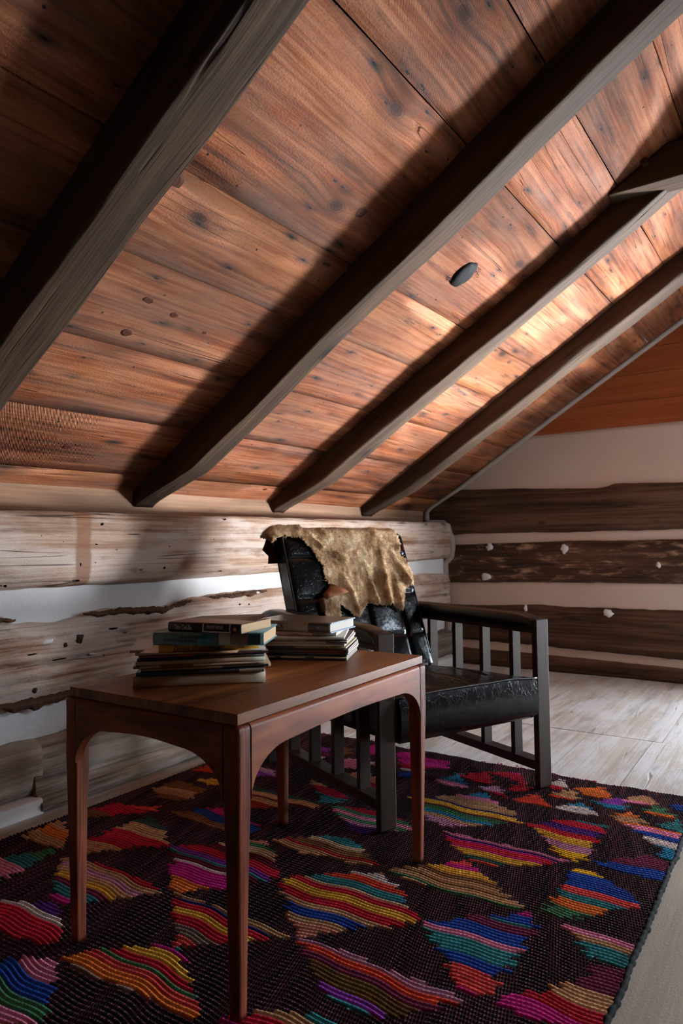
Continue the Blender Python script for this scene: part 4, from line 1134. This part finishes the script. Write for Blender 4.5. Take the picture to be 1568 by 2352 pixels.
RUG = [
 ('914,1363 947,1413 1016,1461 1064,1507 1114,1539 1186,1486 1236,1440 1302,1382 1246,1316 1179,1270 1146,1216 1110,1185 1045,1239 966,1311', 'k8 w10 r12 t10 B4 c10 o12 c9 k10 b9 k8 q22'),
 ('1113,1185 1218,1203 1344,1197 1466,1201 1487,1187 1466,1162 1446,1135 1414,1099 1385,1073 1327,1057 1274,1065 1236,1088 1170,1138 1135,1164', 'l5 B5 l4 r17 u12 i33 v16 t8'),
 ('1302,1380 1344,1419 1384,1457 1440,1498 1505,1556 1522,1506 1525,1432 1526,1377 1526,1330 1521,1289 1520,1241 1519,1218 1482,1211 1445,1246 1400,1295 1341,1343', 'm12 b9 t6 u10 b12 p10 t17 b12 f20 m4'),
 ('1111,1545 1178,1624 1263,1711 1299,1685 1345,1662 1388,1621 1438,1578 1489,1559 1446,1544 1348,1539 1215,1536', 'f12 m15 o16 K10 k12 K6 k12 g6 k6'),
 ('1126,1846 1325,1856 1503,1855 1456,1812 1411,1764 1364,1740 1353,1714 1309,1718 1260,1719 1212,1763 1164,1805', 'p12 n4 m12 c15 m10 o17 d15 f15'),
 ('1325,2022 1355,2062 1412,2123 1523,2143 1528,2099 1526,2021 1528,1951 1531,1899 1511,1860 1480,1866 1441,1895 1400,1956', 't6 c15 V18 c12 o18 l17 y20'),
 ('917,2024 983,2055 1019,2109 1069,2150 1116,2201 1192,2128 1255,2094 1304,2024 1253,1971 1198,1929 1130,1877 1068,1887 1002,1951 959,1981', 's14 p8 k20 n4 o10 x5 g10 s8 k6 l15'),
 ('1519,1820 1573,1823 1609,1794 1679,1752 1704,1715 1647,1656 1618,1625 1574,1568 1515,1575 1516,1634 1512,1702 1512,1757', 'y8 b30 f12 t12 O16 g22'),
 ('1539,1545 1623,1548 1728,1546 1726,1499 1729,1456 1697,1448 1660,1450 1623,1481 1583,1522', 'p20 k20 t60'),
 ('1672,1444 1728,1449 1735,1259 1647,1217 1525,1211 1581,1278 1638,1353', 'u38 k24 c20 m18'),
 ('1545,1870 1592,1923 1657,1999 1734,1991 1734,1869 1641,1866', 'u60 b40'),
 ('1537,2202 1634,2198 1720,2190 1727,2092 1733,2002 1666,2012 1699,2046 1653,2088 1609,2135', 'O10 p15 b20 w20 s35'),
 ('1511,2220 1557,2294 1626,2217 1556,2189', 'O50 k50'),
 ('1221,2195 1262,2293 1345,2188 1235,2184', 'r1'),
 ('1353,2202 1411,2296 1487,2205 1395,2182', 's40 w60'),
 ('1432,2309 1509,2387 1561,2288 1480,2282', 'v60 s40'),
 ('1515,2371 1570,2466 1625,2383 1544,2360', 'k80 p20'),
 ('1581,2300 1625,2383 1699,2297 1618,2289', 'g70 O30'),
 ('1643,2220 1706,2301 1720,2190 1674,2207', 't1'),
 ('1357,2395 1436,2467 1487,2364 1421,2352', 'O1'),
 ('1286,2287 1356,2384 1411,2296 1329,2283', 'k80 r20'),
 ('1154,2278 1195,2371 1254,2298 1194,2260', 'c1'),
 ('1053,2400 1138,2454 1201,2363 1125,2373', 'm20 c80'),
 ('1073,2238 1133,2298 1197,2190 1124,2216', 'l70 c30'),
 ('918,2220 961,2343 1058,2207 976,2199', 's75 p25'),
 ('969,2311 1040,2405 1119,2289 1049,2279', 'c1'),
 ('1272,2385 1296,2480 1338,2383 1302,2350', 'w70 c30'),
 ('665,2414 880,2435 902,2356 752,2275', 'm60 c40'),
 ('1651,2390 1688,2432 1697,2365', 'b1'),
 ('745,1832 856,1866 985,1856 1066,1822 1022,1769 972,1742 948,1687 899,1696 848,1747', 'c15 g12 p15 g12 l15 V20 x15'),
 ('527,1994 644,1965 758,1915 762,1867 714,1824 622,1923', 'k25 c30 t45'),
 ('735,1532 829,1611 888,1649 946,1657 1007,1612 1051,1580 1085,1561 1028,1532 949,1532 862,1511', 't22 B20 K20 c10 k28'),
 ('384,1830 519,1831 705,1831 709,1785 623,1755 610,1722 528,1670', 'd12 k20 x12 k15 R40'),
 ('324,1897 283,2001 382,1997 417,1955', 'l40 v60'),
 ('134,2126 132,2204 201,2139 168,2081', 'w40 f40 v20'),
 ('487,2445 530,2472 620,2428 558,2342', 'm1'),
 ('497,2240 582,2302 658,2270 610,2172 551,2161', 'w30 p70'),
 ('602,2103 670,2162 743,2129 829,2026 751,2033', 'w20 q40 c40'),
 ('645,2444 716,2468 756,2383 703,2351', 'm1'),
 ('723,2311 780,2346 861,2281 823,2265 760,2250', 'c70 w30'),
 ('771,2225 819,2263 862,2212 803,2182', 'b1'),
 ('315,2318 381,2339 446,2263 434,2165', 'v30 u30 w10 c30'),
 ('396,2388 472,2365 508,2311 479,2275', 'K1'),
 ('535,1353 593,1389 627,1433 650,1447 722,1523 805,1469 869,1412 906,1376 887,1337 854,1308 833,1266 796,1225 755,1183 716,1180 636,1257', 'q12 g5 B12 x10 c8 v8 t4 x6 w4 m18 O18'),
 ('751,1175 913,1188 1034,1183 1103,1188 1066,1160 1033,1122 1004,1091 958,1057 900,1016 889,1054 826,1094 780,1137', 'k10 n6 c15 o13 c15 e20 f18'),
 ('1156,918 1183,953 1225,990 1280,1013 1343,1019 1331,953 1230,900 1166,899', 't20 k30 c25 m25'),
 ('381,1165 521,1175 716,1165 676,1106 647,1078 609,1031 524,989 454,1037 382,1101 347,1135', 'c12 k10 l10 k12 o15 u10 t17 m14'),
 ('727,866 769,897 791,932 857,989 926,1030 982,983 1043,947 1102,900 1115,886 1069,876 980,882 897,867 839,860', 't15 m7 o17 c15 g8 f12 O16 e10'),
 ('347,875 453,943 498,966 531,994 586,967 630,943 681,896 690,876 598,858 540,852 440,827', 'm8 V18 w15 c45 d10'),
 ('657,806 673,826 714,848 765,848 792,826 836,787 862,766 887,738 838,685 755,666 615,737', 'p22 b26 g20 p17 k15'),
 ('175,992 216,1076 243,1118 282,1178 302,1082 323,1033 318,1007 317,977 290,932', 'g30 t25 p20 k15 c10'),
 ('119,1155 103,1215 111,1294 237,1231 281,1180 249,1160 182,1156', 'k35 O30 k35'),
 ('295,1202 299,1311 306,1402 318,1456 427,1421 532,1340 453,1284 400,1213 342,1170', 'd20 k20 c30 k22 m8'),
 ('101,1365 108,1403 132,1468 264,1502 294,1537 299,1499 252,1445 207,1386 152,1335', 'f25 c45 K30'),
 ('129,1630 134,1733 304,1721 318,1638 294,1588 223,1578', 'K40 k35 K25'),
 ('327,1509 399,1554 406,1583 474,1634 634,1596 663,1571 688,1492 600,1503 488,1504', 'm30 b35 K35'),
 ('102,1831 109,1988 232,1924 239,1862 155,1853', 'r1'),
 ('195,1772 274,1831 316,1817 308,1792 280,1754', 'o1'),
]

# ================================================================== RUG
rug = empty('rag_rug', (0.08, 0.30, 0.0))
tag(rug, 'black woven rag rug with bright multicoloured striped triangles under table and chair', 'rug')
PALETTE = {'k': (176, 134, 96), 'K': (122, 84, 52), 'w': (196, 184, 178), 'r': (200, 66, 40), 'c': (176, 30, 48), 't': (44, 118, 122), 's': (40, 128, 160), 'b': (24, 66, 146), 'n': (30, 36, 84),
           'o': (204, 154, 52), 'g': (60, 112, 76), 'd': (40, 74, 60), 'p': (206, 120, 150), 'm': (176, 32, 116), 'v': (124, 56, 150), 'V': (76, 36, 116), 'u': (104, 38, 66), 'l': (176, 120, 146),
           'e': (122, 104, 94), 'O': (206, 108, 44), 'f': (204, 70, 66), 'x': (92, 26, 38), 'i': (92, 68, 30), 'y': (216, 168, 30), 'B': (184, 156, 124), 'q': (186, 118, 100), 'R': (142, 40, 26)}
RX0, RX1, RY0, RY1 = 0.08, 1.722, 0.30, 2.508
CXS, CYS = 0.0045, 0.00275
nx, ny = int(round((RX1 - RX0) / CXS)), int(round((RY1 - RY0) / CYS))
gx = RX0 + CXS * np.arange(nx + 1); gy = RY0 + CYS * np.arange(ny + 1)
cx = (gx[:-1] + gx[1:]) / 2; cy = (gy[:-1] + gy[1:]) / 2
CXg, CYg = np.meshgrid(cx, cy, indexing='ij')
row = np.arange(ny) // 4
rowc = RY0 + 0.011 * (row + 0.5)
wav = 0.006 * np.sin(CXg * 17.0 + CYg * 5) + 0.004 * np.sin(CXg * 41.0 + 1.3 + CYg * 13)
jag = (rng.random(ny // 4 + 2)[row] - 0.5) * 0.026
pid = np.full((nx, ny), -1, int)
polys = [([tuple(float(q) / 1000 for q in t.split(',')) for t in s.split()], c) for s, c in RUG]
for k, (pl_, c) in enumerate(polys):
    ctr = np.mean([p[0] for p in pl_])
    ins = inpoly(CXg + jag[None, :] * np.where(CXg > ctr, 1, -1), rowc[None, :] + wav, pl_)
    pid[ins] = k
colr = np.zeros((nx, ny, 3))
rowvar = rng.random((len(polys) + 1, ny // 4 + 2)) * 0.34 + 0.80
stitch = rng.random((nx // 2 + 2, ny // 4 + 2)) * 0.36 + 0.82
SI = stitch[(np.arange(nx) // 2)[:, None], row[None, :]]
for k, (pl_, cs) in enumerate(polys):
    m = pid == k
    if not m.any(): continue
    ys = [p[1] for p in pl_]; y0, y1 = min(ys), max(ys)
    items = [(t[0], float(t[1:])) for t in cs.split()]
    tot = sum(w for _, w in items); edges = np.cumsum([w / tot for _, w in items])
    fr = np.clip((y1 - np.repeat((rowc + wav.mean())[None, :], nx, 0)) / max(1e-6, y1 - y0), 0, 0.9999)
    si = np.searchsorted(edges, fr[m])
    pal = np.array([srgb(*PALETTE[ch])[:3] for ch, _ in items]) * 1.3
    colr[m] = pal[np.clip(si, 0, len(items) - 1)] * (rowvar[k][row][None, :] * SI)[m][:, None]
gc = np.array(srgb(24, 19, 19)[:3])
g = pid == -1
colr[g] = gc * (SI[g][:, None])
colr[:2, :][g[:2, :]] = gc * 0.8
# heights: ridge per weft row, stitches alternating along it, gentle buckling of the whole rug
jj = np.arange(ny + 1); ii = np.arange(nx + 1)
ridge = np.abs(np.sin(np.pi * (jj % 4) / 4))
alt = np.abs(np.sin(np.pi * (ii[:, None] / 2.0 + 0.5 * ((jj[None, :] // 4) % 2) + 0.12 * (jj[None, :] % 4) + 0.25))) * ridge[None, :]
buck = np.array([[nz(x * 3.1, y * 3.1, 1.7) + 0.5 * nz(x * 9, y * 9, 4.1) for y in gy] for x in gx])
pz = np.zeros((nx + 1, ny + 1)); pz[1:, 1:] = (pid >= 0) * 1.0
Zg = 0.0048 + 0.0030 * ridge[None, :] + 0.0022 * alt + 0.0026 * np.clip(buck + 0.3, 0, 1) + 0.0012 * pz + 0.0005 * rng.random((nx + 1, ny + 1))
Zg[0, :] = Zg[-1, :] = 0.0; Zg[:, 0] = Zg[:, -1] = 0.0
# uneven selvedges
ex = np.array([0.006 * nz(y * 9, 31) + 0.003 * nz(y * 40, 37) for y in gy]); ey = np.array([0.012 * nz(x * 5, 51) + 0.004 * nz(x * 30, 57) for x in gx])
XX = np.repeat(gx[:, None], ny + 1, 1) + ((gx - RX0) / (RX1 - RX0))[:, None] ** 6 * ex[None, :] + 0.0008 * (rng.random((nx + 1, ny + 1)) - 0.5)
wv = 0.006 * np.sin(gx[:, None] * 17.0 + gy[None, :] * 5) + 0.004 * np.sin(gx[:, None] * 41.0 + 1.3 + gy[None, :] * 13)
YY = np.repeat(gy[None, :], nx + 1, 0) + wv + ((gy - RY0) / (RY1 - RY0))[None, :] ** 8 * ey[:, None]

def yarn_mat(ground):
    nb = NB('ground_weave' if ground else 'coloured_yarn')
    at = nb.node('ShaderNodeAttribute'); at.attribute_name = 'yarn'
    o = nb.obj(); s = nb.sep(o)
    n = nb.noise(nb.vmul(o, (1.0, 2.0, 1.0)), 260.0, 3, 0.7)
    f = nb.math('MULTIPLY_ADD', n, 0.9, 0.55)
    c = nb.mix(1.0, at.outputs['Color'], nb.vec(f, f, f), 'MULTIPLY')
    u = nb.math('DIVIDE', s[0], 0.0062); vq = nb.math('DIVIDE', s[1], 0.011)
    fl_ = nb.math('FLOOR', vq)
    par = nb.math('MULTIPLY', nb.math('MODULO', fl_, 2.0), 0.5)
    fu = nb.math('ABSOLUTE', nb.math('SUBTRACT', nb.math('FRACT', nb.math('ADD', u, par)), 0.5))
    fv = nb.math('ABSOLUTE', nb.math('SUBTRACT', nb.math('FRACT', vq), 0.5))
    m = nb.math('MULTIPLY', nb.rng(fu, 0.20, 0.10), nb.rng(fv, 0.42, 0.28))
    gate = nb.rng(nb.noise(o, 14.0, 3), 0.25, 0.48, 0.35, 1.0)
    if ground:
        c = nb.mix(nb.math('MULTIPLY', m, nb.math('MULTIPLY', gate, 0.8)), c, srgb(156, 92, 106))
    else:
        c = nb.mix(nb.math('MULTIPLY', m, nb.math('MULTIPLY', gate, 0.25)), c, srgb(120, 60, 80))
    st = nb.math('ABSOLUTE', nb.math('SUBTRACT', nb.math('FRACT', nb.math('ADD', nb.math('DIVIDE', s[0], 0.010), nb.math('MULTIPLY', par, 1.0))), 0.5))
    h = nb.math('ADD', nb.math('MULTIPLY', st, -0.8), n)
    return nb.done(c, 0.92, nb.bump(h, 0.4, 0.002), spec=0.1)
M['yarn'] = yarn_mat(False); M['ground'] = yarn_mat(True)

def rug_part(name, mask, mat):
    I, J = np.nonzero(mask)
    q = np.stack([I * (ny + 1) + J, (I + 1) * (ny + 1) + J, (I + 1) * (ny + 1) + J + 1, I * (ny + 1) + J + 1], 1)
    uq, inv = np.unique(q, return_inverse=True)
    inv = inv.reshape(-1)
    me = bpy.data.meshes.new(name)
    co = np.stack([XX.ravel()[uq] - RX0, YY.ravel()[uq] - RY0, Zg.ravel()[uq]], 1)
    me.vertices.add(len(uq)); me.vertices.foreach_set('co', co.ravel())
    me.loops.add(len(inv)); me.loops.foreach_set('vertex_index', inv.astype(np.int32))
    me.polygons.add(len(q)); me.polygons.foreach_set('loop_start', np.arange(0, 4 * len(q), 4, dtype=np.int32)); me.polygons.foreach_set('loop_total', np.full(len(q), 4, np.int32))
    me.update(calc_edges=True)
    at = me.color_attributes.new('yarn', 'FLOAT_COLOR', 'CORNER')
    cc = np.ones((len(q), 4, 4)); cc[:, :, :3] = colr[I, J][:, None, :]
    at.data.foreach_set('color', cc.ravel())
    me.polygons.foreach_set('use_smooth', [True] * len(q))
    me.materials.append(mat)
    return link(bpy.data.objects.new(name, me), rug)
gw = rug_part('ground_weave', g, M['ground']); gw['label'] = 'black ground weave flecked with pink'
for k in range(len(polys)):
    m = pid == k
    if m.sum() > 6: rug_part('striped_patch', m, M['yarn'])
# thick black bound edge
M['binding'] = simple('black_binding_yarn', srgb(20, 17, 17), 0.9, 0.1, 200, 0.3)
pts = [(float(XX[-1, j]) - RX0, float(gy[j]) - RY0, 0.006) for j in range(0, ny + 1, 4)]
vv, ff = tube_geo(pts, [0.0062 + 0.0016 * math.sin(k * 2.4) + 0.0008 * nz(k * 0.7) for k in range(len(pts))], 8)
mesh_obj('edge_binding', vv, ff, M['binding'], rug, True)
# pink warp ends along the far edge
vv, ff = [], []
for k in range(260):
    x = random.uniform(RX0 + 0.01, RX1 - 0.005)
    y = RY1 + float(np.interp(x, gx, ey))
    L = random.uniform(0.006, 0.026) * (2.0 if random.random() < 0.10 else 1)
    a = random.gauss(0.0, 0.9); p = Vector((x - RX0, y - RY0 - 0.006, 0.005)); pp = [p.copy()]
    for s in range(5):
        a += random.gauss(0, 0.7)
        p = p + Vector((math.sin(a), math.cos(a) * 0.7, random.gauss(0.0, 0.25))) * (L / 4)
        p.z = max(0.0025, min(0.02, p.z)); pp.append(p.copy())
    tube_geo(pp, random.uniform(0.0014, 0.0028), 5, vv, ff)
fr = mesh_obj('fringe', vv, ff, simple('pink_warp_yarn', srgb(160, 52, 96), 0.9, 0.1, 60, 0.35), rug, True); fr['kind'] = 'stuff'; fr['label'] = 'frayed pink warp ends'
